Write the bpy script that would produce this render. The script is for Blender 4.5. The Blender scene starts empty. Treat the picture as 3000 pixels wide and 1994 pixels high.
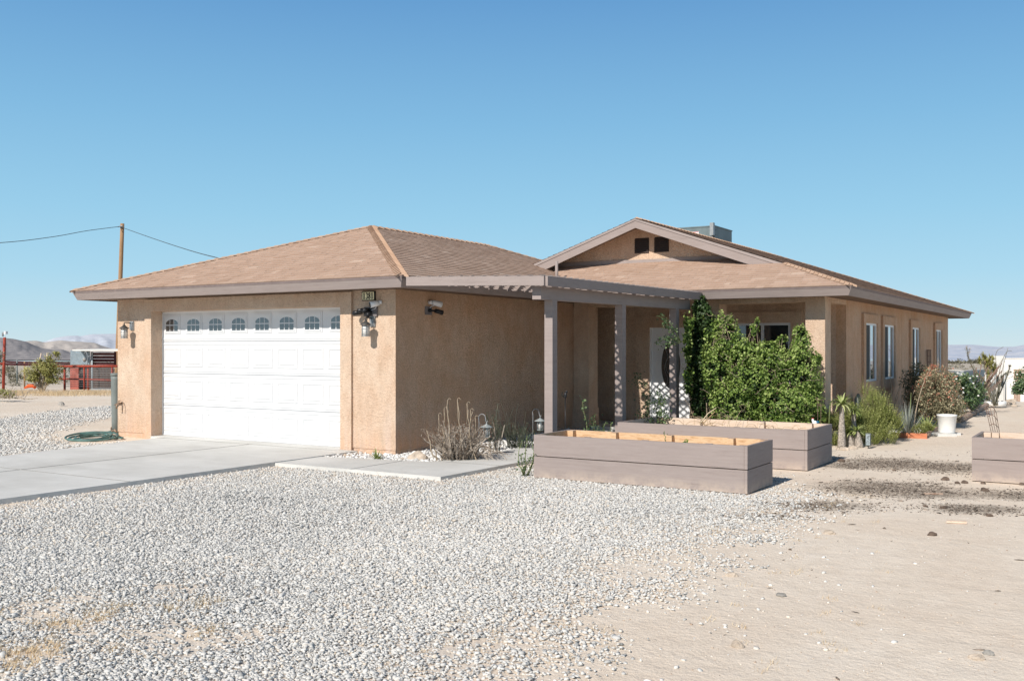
import bpy, math, random
import numpy as np
from mathutils import Vector, Matrix, noise
random.seed(7); rng = np.random.default_rng(11)
R = math.radians
scene = bpy.context.scene
COL = scene.collection
# ---------------------------------------------------------------- survey helpers
F, HY, CH = 2903.0, 1018.0, 1.75
TH = R(31.6); S_, C_ = math.sin(TH), math.cos(TH)
def at(px, t):                       # ground position at camera depth t along image column px
    a = (px-1500)/F
    return ((-S_+C_*a)*t, (C_+S_*a)*t)
def gnd(px, py, z=0.0):              # point of the level z seen at that pixel of the photo
    t = (CH-z)*F/(py-HY); x, y = at(px, t); return (x, y)
def zat(py, t): return CH+(HY-py)/F*t
def lin(r, g, b):
    f = lambda v: ((v/255+0.055)/1.055)**2.4 if v > 10.3 else v/255/12.92
    return (f(r), f(g), f(b), 1)
# ---------------------------------------------------------------- materials
def newmat(name):
    m = bpy.data.materials.new(name); m.use_nodes = True
    nt = m.node_tree; nt.nodes.clear()
    out = nt.nodes.new('ShaderNodeOutputMaterial'); b = nt.nodes.new('ShaderNodeBsdfPrincipled')
    nt.links.new(b.outputs[0], out.inputs[0]); return m, nt, b, out
def N(nt, t, **k):
    n = nt.nodes.new(t)
    for a, v in k.items():
        if a in n.inputs: n.inputs[a].default_value = v
        else: setattr(n, a, v)
    return n
def ramp(nt, fac, stops, interp='LINEAR'):
    r = nt.nodes.new('ShaderNodeValToRGB'); cr = r.color_ramp; cr.interpolation = interp
    while len(cr.elements) < len(stops): cr.elements.new(0.5)
    for e, (p, c) in zip(cr.elements, stops): e.position = p; e.color = c if len(c) == 4 else (*c, 1)
    nt.links.new(fac, r.inputs[0]); return r.outputs[0]
def mixc(nt, fac, a, b, mode='MIX'):
    m = nt.nodes.new('ShaderNodeMix'); m.data_type = 'RGBA'; m.blend_type = mode; m.clamp_factor = True
    for i, v in ((0, fac), (6, a), (7, b)):
        if isinstance(v, (int, float, tuple)): m.inputs[i].default_value = v
        else: nt.links.new(v, m.inputs[i])
    return m.outputs[2]
def mathn(nt, op, a, b=0.0, c=0.0):
    m = nt.nodes.new('ShaderNodeMath'); m.operation = op
    for i, v in enumerate((a, b, c)):
        if isinstance(v, (int, float)): m.inputs[i].default_value = v
        else: nt.links.new(v, m.inputs[i])
    return m.outputs[0]
def coords(nt, scale=(1, 1, 1)):
    tc = nt.nodes.new('ShaderNodeTexCoord'); mp = nt.nodes.new('ShaderNodeMapping'); mp.inputs['Scale'].default_value = scale
    nt.links.new(tc.outputs['Object'], mp.inputs[0]); return mp.outputs[0]
def noiset(nt, co, scale, detail=4, rough=.6, dist=0):
    n = N(nt, 'ShaderNodeTexNoise', Scale=scale, Detail=detail, Roughness=rough, Distortion=dist)
    nt.links.new(co, n.inputs['Vector']); return n.outputs['Fac']
def bump(nt, b, h, strength, dist):
    n = N(nt, 'ShaderNodeBump', Strength=strength, Distance=dist); nt.links.new(h, n.inputs['Height'])
    nt.links.new(n.outputs[0], b.inputs['Normal'])
def attr(nt, name):
    a = nt.nodes.new('ShaderNodeAttribute'); a.attribute_name = name; return a
def simple(name, col, rough=.7, var=.12, scale=8., bs=0.15, bd=.004, bscale=60., stretch=(1, 1, 1), metal=0., spec=.3):
    m, nt, b, o = newmat(name); co = coords(nt, stretch)
    n = noiset(nt, co, scale, 5)
    dark = tuple(c*(1-var*2) for c in col[:3])+(1,); light = tuple(min(1, c*(1+var)) for c in col[:3])+(1,)
    nt.links.new(ramp(nt, n, [(.3, dark), (.7, light)]), b.inputs['Base Color'])
    b.inputs['Roughness'].default_value = rough; b.inputs['Metallic'].default_value = metal
    b.inputs['Specular IOR Level'].default_value = spec
    if bs: bump(nt, b, noiset(nt, co, bscale, 3), bs, bd)
    return m
def attrmat(name, stops, rough=.85, transl=0., spec=.15, extra=None, bs=0):
    """colour from the per-item value stored in the 'rnd' attribute"""
    m, nt, b, o = newmat(name)
    c = ramp(nt, attr(nt, 'rnd').outputs['Fac'], stops)
    if extra:
        n = noiset(nt, coords(nt), extra[0], 4); c = mixc(nt, extra[1], c, ramp(nt, n, [(.3, (.45, .45, .45, 1)), (.7, (1, 1, 1, 1))]), 'MULTIPLY')
    nt.links.new(c, b.inputs['Base Color']); b.inputs['Roughness'].default_value = rough; b.inputs['Specular IOR Level'].default_value = spec
    if bs: bump(nt, b, noiset(nt, coords(nt), 90, 3), bs, .004)
    if transl:
        t = nt.nodes.new('ShaderNodeBsdfTranslucent'); mx = nt.nodes.new('ShaderNodeMixShader'); mx.inputs[0].default_value = transl
        nt.links.new(c, t.inputs[0]); nt.links.new(b.outputs[0], mx.inputs[1]); nt.links.new(t.outputs[0], mx.inputs[2]); nt.links.new(mx.outputs[0], o.inputs[0])
    return m
def stucco_mat(name, base, patch):
    m, nt, b, o = newmat(name); co = coords(nt)
    big = noiset(nt, co, 1.3, 6, .65, .4); mid = noiset(nt, coords(nt, (1, 1, .35)), 5, 5, .7)
    c = mixc(nt, ramp(nt, big, [(.35, (0, 0, 0)), (.7, (1, 1, 1))]), base, patch)
    c = mixc(nt, .75, c, ramp(nt, mid, [(.3, (.80, .76, .72)), (.65, (1.0, 1.0, 1.0))]), 'MULTIPLY')
    fine = noiset(nt, co, 70, 3, .7)
    c = mixc(nt, .7, c, ramp(nt, fine, [(.32, (.62, .6, .58)), (.58, (1, 1, 1))]), 'MULTIPLY')
    tw_ = noiset(nt, co, 14, 5, .75, 1.5); c = mixc(nt, .45, c, ramp(nt, tw_, [(.38, (.74, .71, .68)), (.55, (1, 1, 1))]), 'MULTIPLY')
    # splash dust near the ground
    sx = N(nt, 'ShaderNodeSeparateXYZ'); nt.links.new(co, sx.inputs[0])
    low = mathn(nt, 'MULTIPLY', ramp(nt, sx.outputs[2], [(0, (1, 1, 1)), (.55, (0, 0, 0))]), ramp(nt, mid, [(.35, (0, 0, 0)), (.65, (1, 1, 1))]))
    c = mixc(nt, mathn(nt, 'MULTIPLY', low, .55), c, (base[0]*.95, base[1]*.72, base[2]*.55, 1))
    stv = noiset(nt, coords(nt, (1.6, 1.6, .09)), 3.2, 5, .75); low2 = ramp(nt, sx.outputs[2], [(0, (1, 1, 1)), (1, (0, 0, 0))])
    gr = mathn(nt, 'MULTIPLY', mathn(nt, 'MULTIPLY', ramp(nt, stv, [(.45, (0, 0, 0)), (.7, (1, 1, 1))]), low2), .5)
    c = mixc(nt, gr, c, (patch[0]*.92, patch[1]*.95, patch[2]*1.1, 1))
    nt.links.new(c, b.inputs['Base Color']); b.inputs['Roughness'].default_value = .95; b.inputs['Specular IOR Level'].default_value = .1
    v = N(nt, 'ShaderNodeTexVoronoi', Scale=34.); nt.links.new(co, v.inputs['Vector'])
    h = mathn(nt, 'ADD', mathn(nt, 'MULTIPLY', noiset(nt, co, 45, 4, .7, 1.2), 1.0), mathn(nt, 'MULTIPLY', v.outputs['Distance'], .35))
    bump(nt, b, h, .95, .02); return m
M = {}
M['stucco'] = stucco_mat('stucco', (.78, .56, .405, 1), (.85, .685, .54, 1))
M['stucco_side'] = stucco_mat('shade_toned_stucco', (.74, .475, .31, 1), (.77, .56, .41, 1))  # same stucco, deeper and warmer: side wall shade put into the colour
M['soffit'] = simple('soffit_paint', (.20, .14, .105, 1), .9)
M['trim'] = simple('mauve_paint', (.345, .292, .272, 1), .75, .07, 3., .2, .003, 40., (1, 1, 1))
M['trimy'] = M['trim']
M['trim_strip'] = simple('dark_drip_edge', (.24, .19, .18, 1), .8, .1)
M['white'] = simple('white_paint', (.83, .84, .85, 1), .45, .02, 2., 0)
M['vinyl'] = simple('white_vinyl', (.78, .79, .8, 1), .4, .02, 2., 0)
def door_mat():
    m, nt, b, o = newmat('garage_door_paint')
    nt.links.new(ramp(nt, noiset(nt, coords(nt), 2), [(.3, (.65, .66, .67)), (.7, (.69, .695, .70))]), b.inputs['Base Color'])
    b.inputs['Roughness'].default_value = .45; bump(nt, b, noiset(nt, coords(nt, (1, 1, 5)), 60, 2), .06, .002); return m
M['door'] = door_mat()
M['black'] = simple('black_plastic', (.02, .02, .022, 1), .35, .1, 8, 0)
M['rubber'] = simple('black_rubber', (.03, .03, .03, 1), .7, .1, 8, 0)
M['darkmetal'] = simple('dark_bronze_metal', (.10, .095, .09, 1), .5, .15, 20, 0, metal=.4)
M['greymetal'] = simple('grey_metal', (.33, .35, .36, 1), .45, .1, 20, 0, metal=.3)
M['zinc'] = simple('dull_zinc', (.38, .42, .42, 1), .5, .15, 30, 0, metal=.2)
M['bluegrey'] = simple('blue_grey_panel', (.155, .2, .21, 1), .5, .1, 4, .05)
M['block_grey'] = simple('grey_mount_block', (.2, .18, .18, 1), .8)
def glass_mat(name, base, fac, rough=.02):
    m, nt, b, o = newmat(name); b.inputs['Base Color'].default_value = base; b.inputs['Roughness'].default_value = .3
    g = nt.nodes.new('ShaderNodeBsdfGlossy'); g.inputs['Roughness'].default_value = rough; g.inputs[0].default_value = (.9, .95, 1, 1)
    co = coords(nt); bp = N(nt, 'ShaderNodeBump', Strength=.04, Distance=.02); nt.links.new(noiset(nt, co, 1.5, 1), bp.inputs['Height']); nt.links.new(bp.outputs[0], g.inputs['Normal'])
    mx = nt.nodes.new('ShaderNodeMixShader'); mx.inputs[0].default_value = fac
    nt.links.new(b.outputs[0], mx.inputs[1]); nt.links.new(g.outputs[0], mx.inputs[2]); nt.links.new(mx.outputs[0], o.inputs[0]); return m
M['glass'] = glass_mat('window_glass', (.02, .025, .03, 1), .62)
M['doorglass'] = glass_mat('garage_window_glass', (.022, .025, .028, 1), .16, .05)
M['darkglass'] = glass_mat('dark_window_glass', (.01, .01, .012, 1), .12, .03)
M['screen'] = simple('insect_screen', (.085, .088, .085, 1), .9, .05, 3, 0)
M['lampglass'] = simple('seeded_lamp_glass', (.72, .7, .66, 1), .25, .08, 30, .2)
def wood_mat(name, a, bcol, st=(1, 12, 12)):
    m, nt, b, o = newmat(name); co = coords(nt, st)
    w = noiset(nt, co, 3.5, 6, .7, .8)
    nt.links.new(ramp(nt, w, [(.3, a), (.5, bcol), (.62, a), (.75, bcol)]), b.inputs['Base Color']); b.inputs['Roughness'].default_value = .8
    b.inputs['Specular IOR Level'].default_value = .15; bump(nt, b, w, .3, .004); return m
M['rawwood'] = wood_mat('raw_lumber', (.52, .30, .15, 1), (.76, .53, .33, 1))
M['palewood'] = wood_mat('sunbleached_lumber', (.60, .44, .32, 1), (.74, .60, .48, 1))
M['polewood'] = wood_mat('weathered_pole_wood', (.26, .14, .07, 1), (.4, .25, .14, 1), (14, 14, 1))
M['redwood'] = wood_mat('red_edging', (.42, .14, .07, 1), (.6, .24, .13, 1), (1, 6, 6))
M['log'] = wood_mat('old_log', (.26, .15, .1, 1), (.5, .38, .3, 1), (2, 2, 9))
def paintwood():
    m, nt, b, o = newmat('mauve_painted_planks'); co = coords(nt, (1, 1, 14))
    g = noiset(nt, co, 2.2, 6, .7, .5); big = noiset(nt, coords(nt), 2.0, 4)
    c = ramp(nt, g, [(.22, (.25, .205, .188, 1)), (.4, (.325, .27, .25, 1)), (.75, (.37, .312, .29, 1))])
    c = mixc(nt, .35, c, ramp(nt, big, [(.3, (.8, .8, .8)), (.7, (1, 1, 1))]), 'MULTIPLY')
    sx = N(nt, 'ShaderNodeSeparateXYZ'); nt.links.new(coords(nt), sx.inputs[0])
    d_ = mathn(nt, 'MULTIPLY', ramp(nt, sx.outputs[2], [(0, (1, 1, 1)), (.16, (0, 0, 0))]), ramp(nt, noiset(nt, coords(nt), 9, 5, .7), [(.35, (0, 0, 0)), (.6, (1, 1, 1))]))
    c = mixc(nt, mathn(nt, 'MULTIPLY', d_, .7), c, (.56, .46, .37, 1))
    fl = ramp(nt, noiset(nt, coords(nt, (1, 1, 9)), 17, 5, .8), [(.27, (.55, .5, .47)), (.36, (1, 1, 1))])
    c = mixc(nt, .8, c, fl, 'MULTIPLY')
    nt.links.new(c, b.inputs['Base Color']); b.inputs['Roughness'].default_value = .75; b.inputs['Specular IOR Level'].default_value = .2
    bump(nt, b, g, .5, .005); return m
M['plank'] = paintwood()
def concrete_mat():
    m, nt, b, o = newmat('broomed_concrete'); co = coords(nt)
    a = noiset(nt, coords(nt, (.5, 1.6, 1)), 1.1, 6, .65, .6); f = noiset(nt, co, 130, 3); st = noiset(nt, co, .8, 5, .6)
    c = ramp(nt, a, [(.3, (.64, .635, .61)), (.55, (.70, .695, .67)), (.75, (.745, .735, .705))])
    c = mixc(nt, .5, c, ramp(nt, f, [(.3, (.8, .8, .8)), (.65, (1, 1, 1))]), 'MULTIPLY')
    c = mixc(nt, .85, c, ramp(nt, st, [(.35, (.84, .835, .82)), (.6, (1, 1, 1))]), 'MULTIPLY')
    sp2 = noiset(nt, coords(nt, (1, 1, 1)), 3.5, 7, .8, 1.); c = mixc(nt, .5, c, ramp(nt, sp2, [(.30, (.72, .70, .67)), (.42, (1, 1, 1))]), 'MULTIPLY')
    nt.links.new(c, b.inputs['Base Color']); b.inputs['Roughness'].default_value = .9; b.inputs['Specular IOR Level'].default_value = .15
    bump(nt, b, noiset(nt, coords(nt, (1, 8, 1)), 40, 3), .2, .003); return m
M['concrete'] = concrete_mat()
M['groove'] = simple('joint_grey', (.30, .29, .27, 1), .95, .1, 20, 0)  # plain grey for the strips that mark the slab joints
M['shingle'] = attrmat('asphalt_shingle', [(0, (.42, .285, .21)), (.3, (.53, .375, .285)), (.7, (.60, .44, .345)), (.88, (.68, .53, .425)), (1, (.72, .58, .47))], .95, 0, .05, (120, .55), .3)
M['cap'] = attrmat('ridge_cap_shingle', [(0, (.52, .35, .245)), (1, (.62, .44, .32))], .95, 0, .05, (120, .5))
M['shedwall'] = simple('corrugated_steel', (.42, .49, .53, 1), .45, .08, 6, 0, metal=.2)
M['redpaint'] = simple('red_pipe_paint', (.36, .06, .035, 1), .6, .2, 6, 0)
M['redpanel'] = simple('faded_red_panel', (.40, .12, .09, 1), .8, .15, 3, 0)
M['maroon'] = simple('maroon_slats', (.075, .018, .02, 1), .7, .15, 6, 0)
M['whitewall'] = simple('white_stucco_far', (.82, .78, .72, 1), .9, .03, 2, 0)
M['farfence'] = simple('blue_grey_wind_screen', (.33, .38, .40, 1), .9, .08, 3, 0)
M['bluepot'] = simple('blue_glazed', (.01, .14, .25, 1), .2, .3, 12, 0)
M['whitepot'] = simple('white_plastic_pot', (.80, .80, .78, 1), .5, .04, 3, 0)
M['tank'] = simple('green_grey_plastic', (.20, .225, .215, 1), .55, .1, 3, 0)
M['hose'] = simple('green_garden_hose', (.11, .20, .18, 1), .45, .35, 5, 0)
M['brass'] = simple('weathered_brass', (.4, .28, .2, 1), .5, .2, 20, 0, metal=.5)
M['rustwire'] = simple('rusty_wire', (.26, .17, .13, 1), .8, .2, 30, 0)
M['orange'] = simple('orange_plastic', (.75, .12, .03, 1), .6, .1, 5, 0)
M['wire'] = simple('black_cable', (.06, .065, .07, 1), .7, .1, 5, 0)
M['rock_tan'] = simple('tan_rock', (.55, .46, .37, 1), .95, .2, 9, .6, .02, 14)
M['rock_grey'] = simple('grey_rock', (.36, .34, .31, 1), .95, .25, 9, .6, .02, 14)
M['clod'] = simple('dark_soil_clod', (.15, .11, .085, 1), 1., .3, 20, .6, .01, 40)
M['soil'] = simple('planter_soil', (.22, .155, .11, 1), 1., .25, 12, .6, .02, 50)
M['vent'] = simple('brown_louvre', (.075, .055, .048, 1), .8, .1, 10, 0)
M['plate_cream'] = simple('cream_plate', (.95, .9, .6, 1), .5, .03, 8, 0)
M['ink'] = simple('black_numerals', (.015, .015, .015, 1), .5, .05, 8, 0)
M['redink'] = simple('red_label_ink', (.5, .03, .04, 1), .5, .05, 8, 0)
M['stone'] = attrmat('crushed_stone', [(0, (.27, .275, .27)), (.07, (.46, .455, .44)), (.22, (.61, .60, .575)), (.5, (.70, .685, .65)), (.82, (.76, .74, .70)), (.93, (.72, .63, .52)), (1, (.83, .81, .78))], .9, 0, .15, (70, .25))
M['whitestone'] = attrmat('white_marble_chips', [(0, (.5, .48, .45)), (.4, (.74, .73, .71)), (1, (.86, .86, .85))], .8, 0, .2)
M['pebble'] = attrmat('desert_pebbles', [(0, (.42, .3, .22)), (.3, (.62, .5, .39)), (.65, (.74, .64, .53)), (.85, (.66, .65, .62)), (1, (.82, .79, .75))], .95, 0, .1)
M['mulch'] = attrmat('dark_debris', [(0, (.07, .055, .045)), (.5, (.20, .165, .135)), (.8, (.36, .30, .25)), (1, (.6, .52, .44))], 1., 0, .05)
M['straw'] = attrmat('dry_grass_blades', [(0, (.52, .37, .2)), (.5, (.72, .56, .36)), (1, (.82, .7, .5))], .9, .25)
M['leaf'] = attrmat('fresh_leaves', [(0, (.03, .065, .014)), (.3, (.10, .175, .033)), (.7, (.25, .36, .075)), (1, (.46, .55, .19))], .55, .25, .35)
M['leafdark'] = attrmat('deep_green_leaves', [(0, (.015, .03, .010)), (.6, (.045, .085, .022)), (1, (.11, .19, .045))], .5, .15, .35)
M['roseleaf'] = attrmat('rose_leaves', [(0, (.03, .06, .025)), (.6, (.09, .15, .06)), (1, (.22, .30, .14))], .5, .15, .4)
M['rosemary'] = attrmat('rosemary_needles', [(0, (.08, .10, .025)), (.45, (.26, .30, .08)), (1, (.52, .54, .22))], .8, .15)
M['greyleaf'] = attrmat('grey_green_leaves', [(0, (.12, .125, .085)), (.5, (.24, .24, .165)), (.9, (.40, .39, .29)), (1, (.46, .28, .2))], .85, .15)
M['rustleaf'] = attrmat('rusty_shrub_leaves', [(0, (.08, .075, .045)), (.45, (.25, .235, .14)), (.88, (.46, .41, .27)), (.96, (.5, .33, .23)), (1, (.5, .22, .15))], .85, .15)
M['drystem'] = attrmat('dry_stems', [(0, (.19, .15, .12)), (.5, (.44, .37, .30)), (1, (.68, .60, .51))], .95, .05)
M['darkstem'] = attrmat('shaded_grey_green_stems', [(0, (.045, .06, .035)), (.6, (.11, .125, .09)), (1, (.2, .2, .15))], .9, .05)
M['yucca'] = attrmat('blue_grey_blades', [(0, (.14, .16, .13)), (.6, (.27, .30, .26)), (1, (.45, .47, .42))], .7, .1)
M['agave'] = attrmat('yellow_green_blades', [(0, (.15, .21, .05)), (.6, (.32, .38, .13)), (1, (.5, .53, .26))], .6, .15)
M['olive'] = attrmat('olive_tree_leaves', [(0, (.17, .165, .05)), (.5, (.38, .37, .12)), (1, (.56, .54, .24))], .8, .2)
M['scrub'] = attrmat('desert_scrub', [(0, (.11, .105, .075)), (.6, (.20, .185, .135)), (1, (.34, .30, .22))], .95, .05)
M['flower'] = simple('white_petals', (.85, .85, .8, 1), .7, .03, 8, 0)
M['redflower'] = simple('coral_flower', (.5, .12, .07, 1), .8, .2, 20, 0)
M['branch'] = simple('pale_branch_bark', (.36, .29, .21, 1), .9, .2, 20, .4)
M['greenstem'] = simple('green_cane', (.2, .24, .1, 1), .8, .2, 20, 0)
M['palmtrunk'] = simple('spiny_grey_trunk', (.5, .44, .38, 1), .9, .35, 45, 1., .02, 45)
M['ocobark'] = simple('ocotillo_bark', (.2, .19, .14, 1), .95, .3, 25, .5, .01, 60)
def ground_mat():
    m, nt, b, o = newmat('desert_ground'); co = coords(nt)
    a = noiset(nt, co, .35, 6, .6, .5); f = noiset(nt, co, 6, 6, .65); g = noiset(nt, co, 60, 4, .75)
    c = ramp(nt, a, [(.3, (.78, .655, .53)), (.55, (.83, .725, .605)), (.75, (.87, .785, .68))])
    c = mixc(nt, .5, c, ramp(nt, f, [(.3, (.80, .78, .76)), (.6, (1, 1, 1))]), 'MULTIPLY')
    c = mixc(nt, .6, c, ramp(nt, g, [(.28, (.74, .70, .66)), (.5, (1, 1, 1))]), 'MULTIPLY')
    gv = N(nt, 'ShaderNodeTexVoronoi', Scale=36.); nt.links.new(co, gv.inputs['Vector'])
    gc = ramp(nt, gv.outputs['Distance'], [(0, (.72, .70, .665)), (.5, (.62, .60, .57)), (.75, (.45, .43, .40))])
    gm = attr(nt, 'gravel').outputs['Fac']
    gm2 = ramp(nt, mathn(nt, 'ADD', gm, mathn(nt, 'MULTIPLY', mathn(nt, 'SUBTRACT', noiset(nt, co, 5, 5, .7), .5), .9)), [(.45, (0, 0, 0)), (.85, (1, 1, 1))])
    c = mixc(nt, mathn(nt, 'MULTIPLY', gm2, .75), c, gc)
    mm = attr(nt, 'mulch').outputs['Fac']
    mm2 = ramp(nt, mathn(nt, 'ADD', mm, mathn(nt, 'MULTIPLY', mathn(nt, 'SUBTRACT', noiset(nt, coords(nt, (1, 1.2, 1)), 3, 6, .85), .5), 1.5)), [(.5, (0, 0, 0)), (.95, (1, 1, 1))])
    sp = ramp(nt, noiset(nt, coords(nt, (1, 1.8, 1)), 34, 5, .8), [(.42, (.10, .085, .07)), (.58, (.30, .25, .2)), (.7, (.6, .5, .4))])
    c = mixc(nt, mathn(nt, 'MULTIPLY', mm2, .72), c, sp)
    # scrubby, greyer desert far away
    gf = attr(nt, 'far').outputs['Fac']
    sc = ramp(nt, noiset(nt, co, .22, 6, .75), [(.36, (.36, .32, .25)), (.5, (.50, .44, .36)), (.66, (.64, .56, .47))])
    sc2 = ramp(nt, noiset(nt, co, .004, 6, .65), [(.35, (.42, .38, .35)), (.6, (.58, .52, .46))])
    vf = attr(nt, 'veryfar').outputs['Fac']
    c = mixc(nt, gf, c, sc); c = mixc(nt, vf, c, sc2)
    nt.links.new(c, b.inputs['Base Color']); b.inputs['Roughness'].default_value = 1.; b.inputs['Specular IOR Level'].default_value = .05
    h = mathn(nt, 'ADD', mathn(nt, 'ADD', mathn(nt, 'MULTIPLY', g, .35), mathn(nt, 'MULTIPLY', noiset(nt, coords(nt, (.6, 1.4, 1)), 1.4, 4, .6, .8), 1.1)), mathn(nt, 'ADD', mathn(nt, 'MULTIPLY', f, 1.), noiset(nt, co, 22, 4, .7)))
    bump(nt, b, h, .5, .03); return m
M['ground'] = ground_mat()
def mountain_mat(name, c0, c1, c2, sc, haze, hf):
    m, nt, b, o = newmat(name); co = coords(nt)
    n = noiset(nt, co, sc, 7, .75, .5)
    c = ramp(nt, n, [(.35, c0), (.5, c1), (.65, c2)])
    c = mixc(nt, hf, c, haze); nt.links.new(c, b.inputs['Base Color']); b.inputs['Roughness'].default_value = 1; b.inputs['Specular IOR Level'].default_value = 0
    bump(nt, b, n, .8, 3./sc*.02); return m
# ---------------------------------------------------------------- mesh builder
class MB:
    def __init__(s): s.v = []; s.f = []; s.m = []; s.r = []; s.n = 0; s.cur = 0; s.rv = 0.5; s.smooth = []
    def add(s, vs, fs, mi=None, rv=None, smooth=False):
        o = s.n; s.v.extend(tuple(map(float, p)) for p in vs); s.n += len(vs)
        s.r.extend([s.rv if rv is None else rv]*len(vs))
        for f in fs: s.f.append(tuple(i+o for i in f)); s.m.append(s.cur if mi is None else mi); s.smooth.append(smooth)
    def box(s, x0, x1, y0, y1, z0, z1, mi=None, mats=None):
        x0, x1 = sorted((x0, x1)); y0, y1 = sorted((y0, y1)); z0, z1 = sorted((z0, z1))
        vs = [(x0, y0, z0), (x1, y0, z0), (x1, y1, z0), (x0, y1, z0), (x0, y0, z1), (x1, y0, z1), (x1, y1, z1), (x0, y1, z1)]
        fs = [(0, 3, 2, 1), (4, 5, 6, 7), (0, 1, 5, 4), (1, 2, 6, 5), (2, 3, 7, 6), (3, 0, 4, 7)]  # -z +z -y +x +y -x
        o = s.n; s.v.extend(vs); s.n += 8; s.r.extend([s.rv]*8)
        for k, f in enumerate(fs):
            s.f.append(tuple(i+o for i in f)); s.m.append((mats or {}).get(k, s.cur if mi is None else mi)); s.smooth.append(False)
    def prism(s, poly, axis, a, b, mi=None, rv=None):
        """polygon in the other two axes, extruded along axis ('x','y','z') from a to b"""
        def P(p, h): return {'x': (h, p[0], p[1]), 'y': (p[0], h, p[1]), 'z': (p[0], p[1], h)}[axis]
        n = len(poly); vs = [P(p, a) for p in poly]+[P(p, b) for p in poly]
        fs = [tuple(range(n))[::-1], tuple(range(n, 2*n))]+[(i, (i+1) % n, n+(i+1) % n, n+i) for i in range(n)]
        s.add(vs, fs, mi, rv)
    def tube(s, pts, r, sides=8, mi=None, rv=None, cap=True, smooth=True):
        pts = [Vector(p) for p in pts]; n = len(pts); rr = r if hasattr(r, '__len__') else [r]*n
        vs = []; up = Vector((0, 0, 1)); prev = None
        for i, p in enumerate(pts):
            d = (pts[min(i+1, n-1)]-pts[max(i-1, 0)])
            d = d.normalized() if d.length > 1e-9 else Vector((0, 0, 1))
            if prev is None: a = d.cross(up if abs(d.z) < .95 else Vector((1, 0, 0))).normalized()
            else:
                a = prev-d*prev.dot(d); a = a.normalized() if a.length > 1e-6 else d.orthogonal().normalized()
            prev = a; b = d.cross(a)
            for k in range(sides):
                an = 2*math.pi*k/sides; q = p+(a*math.cos(an)+b*math.sin(an))*rr[i]; vs.append(tuple(q))
        fs = [(i*sides+k, i*sides+(k+1) % sides, (i+1)*sides+(k+1) % sides, (i+1)*sides+k) for i in range(n-1) for k in range(sides)]
        if cap: fs += [tuple(range(sides))[::-1], tuple((n-1)*sides+k for k in range(sides))]
        s.add(vs, fs, mi, rv, smooth)
    def lathe(s, c, prof, sides=20, mi=None, smooth=True):
        vs = []
        for r, z in prof:
            for k in range(sides):
                an = 2*math.pi*k/sides; vs.append((c[0]+r*math.cos(an), c[1]+r*math.sin(an), c[2]+z))
        n = len(prof)
        fs = [(i*sides+k, i*sides+(k+1) % sides, (i+1)*sides+(k+1) % sides, (i+1)*sides+k) for i in range(n-1) for k in range(sides)]
        fs += [tuple(range(sides))[::-1], tuple((n-1)*sides+k for k in range(sides))]
        s.add(vs, fs, mi, None, smooth)
    def blade(s, p, d, L, w, droop=.3, rv=.5, seg=3, mi=None, fold=0.0):
        """a tapered leaf blade from p along d"""
        p = Vector(p); d = Vector(d).normalized(); side = d.cross(Vector((0, 0, 1)))
        side = side.normalized() if side.length > .05 else Vector((1, 0, 0))
        vs = []; q = p.copy(); dd = d.copy()
        for i in range(seg+1):
            t = i/seg; ww = w*(1-t)**.7*(.75+.5*min(t*3, 1)) if i < seg else 0.0008
            vs += [q-side*ww/2, q+side*ww/2]
            q = q+dd*(L/seg); dd = (dd+Vector((0, 0, -droop/seg))).normalized()
        fs = [(2*i, 2*i+1, 2*i+3, 2*i+2) for i in range(seg)]
        s.add(vs, fs, mi, rv)
    def build(s, name, mats, parent=None, loc=None):
        me = bpy.data.meshes.new(name); me.from_pydata(s.v, [], s.f)
        mats = mats if isinstance(mats, (list, tuple)) else [mats]
        for m in mats: me.materials.append(m)
        if len(mats) > 1: me.polygons.foreach_set('material_index', np.array(s.m, dtype=np.int32))
        me.polygons.foreach_set('use_smooth', np.array(s.smooth, dtype=bool))
        a = me.attributes.new('rnd', 'FLOAT', 'POINT'); a.data.foreach_set('value', np.array(s.r, dtype=np.float32))
        me.update(); o = bpy.data.objects.new(name, me); COL.objects.link(o)
        if parent: o.parent = parent
        if loc: o.location = loc
        return o
def npmesh(name, V, Fc, rnd, mats, parent=None, k=None):
    """fast mesh from numpy arrays; Fc is (m,3) or (m,4)"""
    me = bpy.data.meshes.new(name); nv, nf, kk = len(V), len(Fc), Fc.shape[1]
    me.vertices.add(nv); me.vertices.foreach_set('co', V.astype(np.float32).ravel())
    me.loops.add(nf*kk); me.loops.foreach_set('vertex_index', Fc.astype(np.int32).ravel())
    me.polygons.add(nf); me.polygons.foreach_set('loop_start', np.arange(0, nf*kk, kk, dtype=np.int32))
    try: me.polygons.foreach_set('loop_total', np.full(nf, kk, dtype=np.int32))
    except Exception: pass
    me.materials.append(mats)
    if rnd is not None:
        a = me.attributes.new('rnd', 'FLOAT', 'POINT'); a.data.foreach_set('value', rnd.astype(np.float32))
    me.update(calc_edges=True); me.validate(); o = bpy.data.objects.new(name, me); COL.objects.link(o)
    if parent: o.parent = parent
    return o
def tag(o, label=None, cat=None, group=None, kind=None):
    if label: o['label'] = label
    if cat: o['category'] = cat
    if group: o['group'] = group
    if kind: o['kind'] = kind
    return o
def thing(name, label, cat, loc=(0, 0, 0), group=None):
    o = bpy.data.objects.new(name, None); COL.objects.link(o); o.location = loc; o.empty_display_size = .2
    return tag(o, label, cat, group)
def part(mb, name, mats, parent):      # mb holds world coordinates; the parent empty stands at its own base
    o = mb.build(name, mats, parent); o.location = -Vector(abs_loc(parent)); return o
def abs_loc(o):
    l = Vector(o.location)
    while o.parent: o = o.parent; l += Vector(o.location)
    return l
def setstruct(o): o['kind'] = 'structure'; return o
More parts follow.
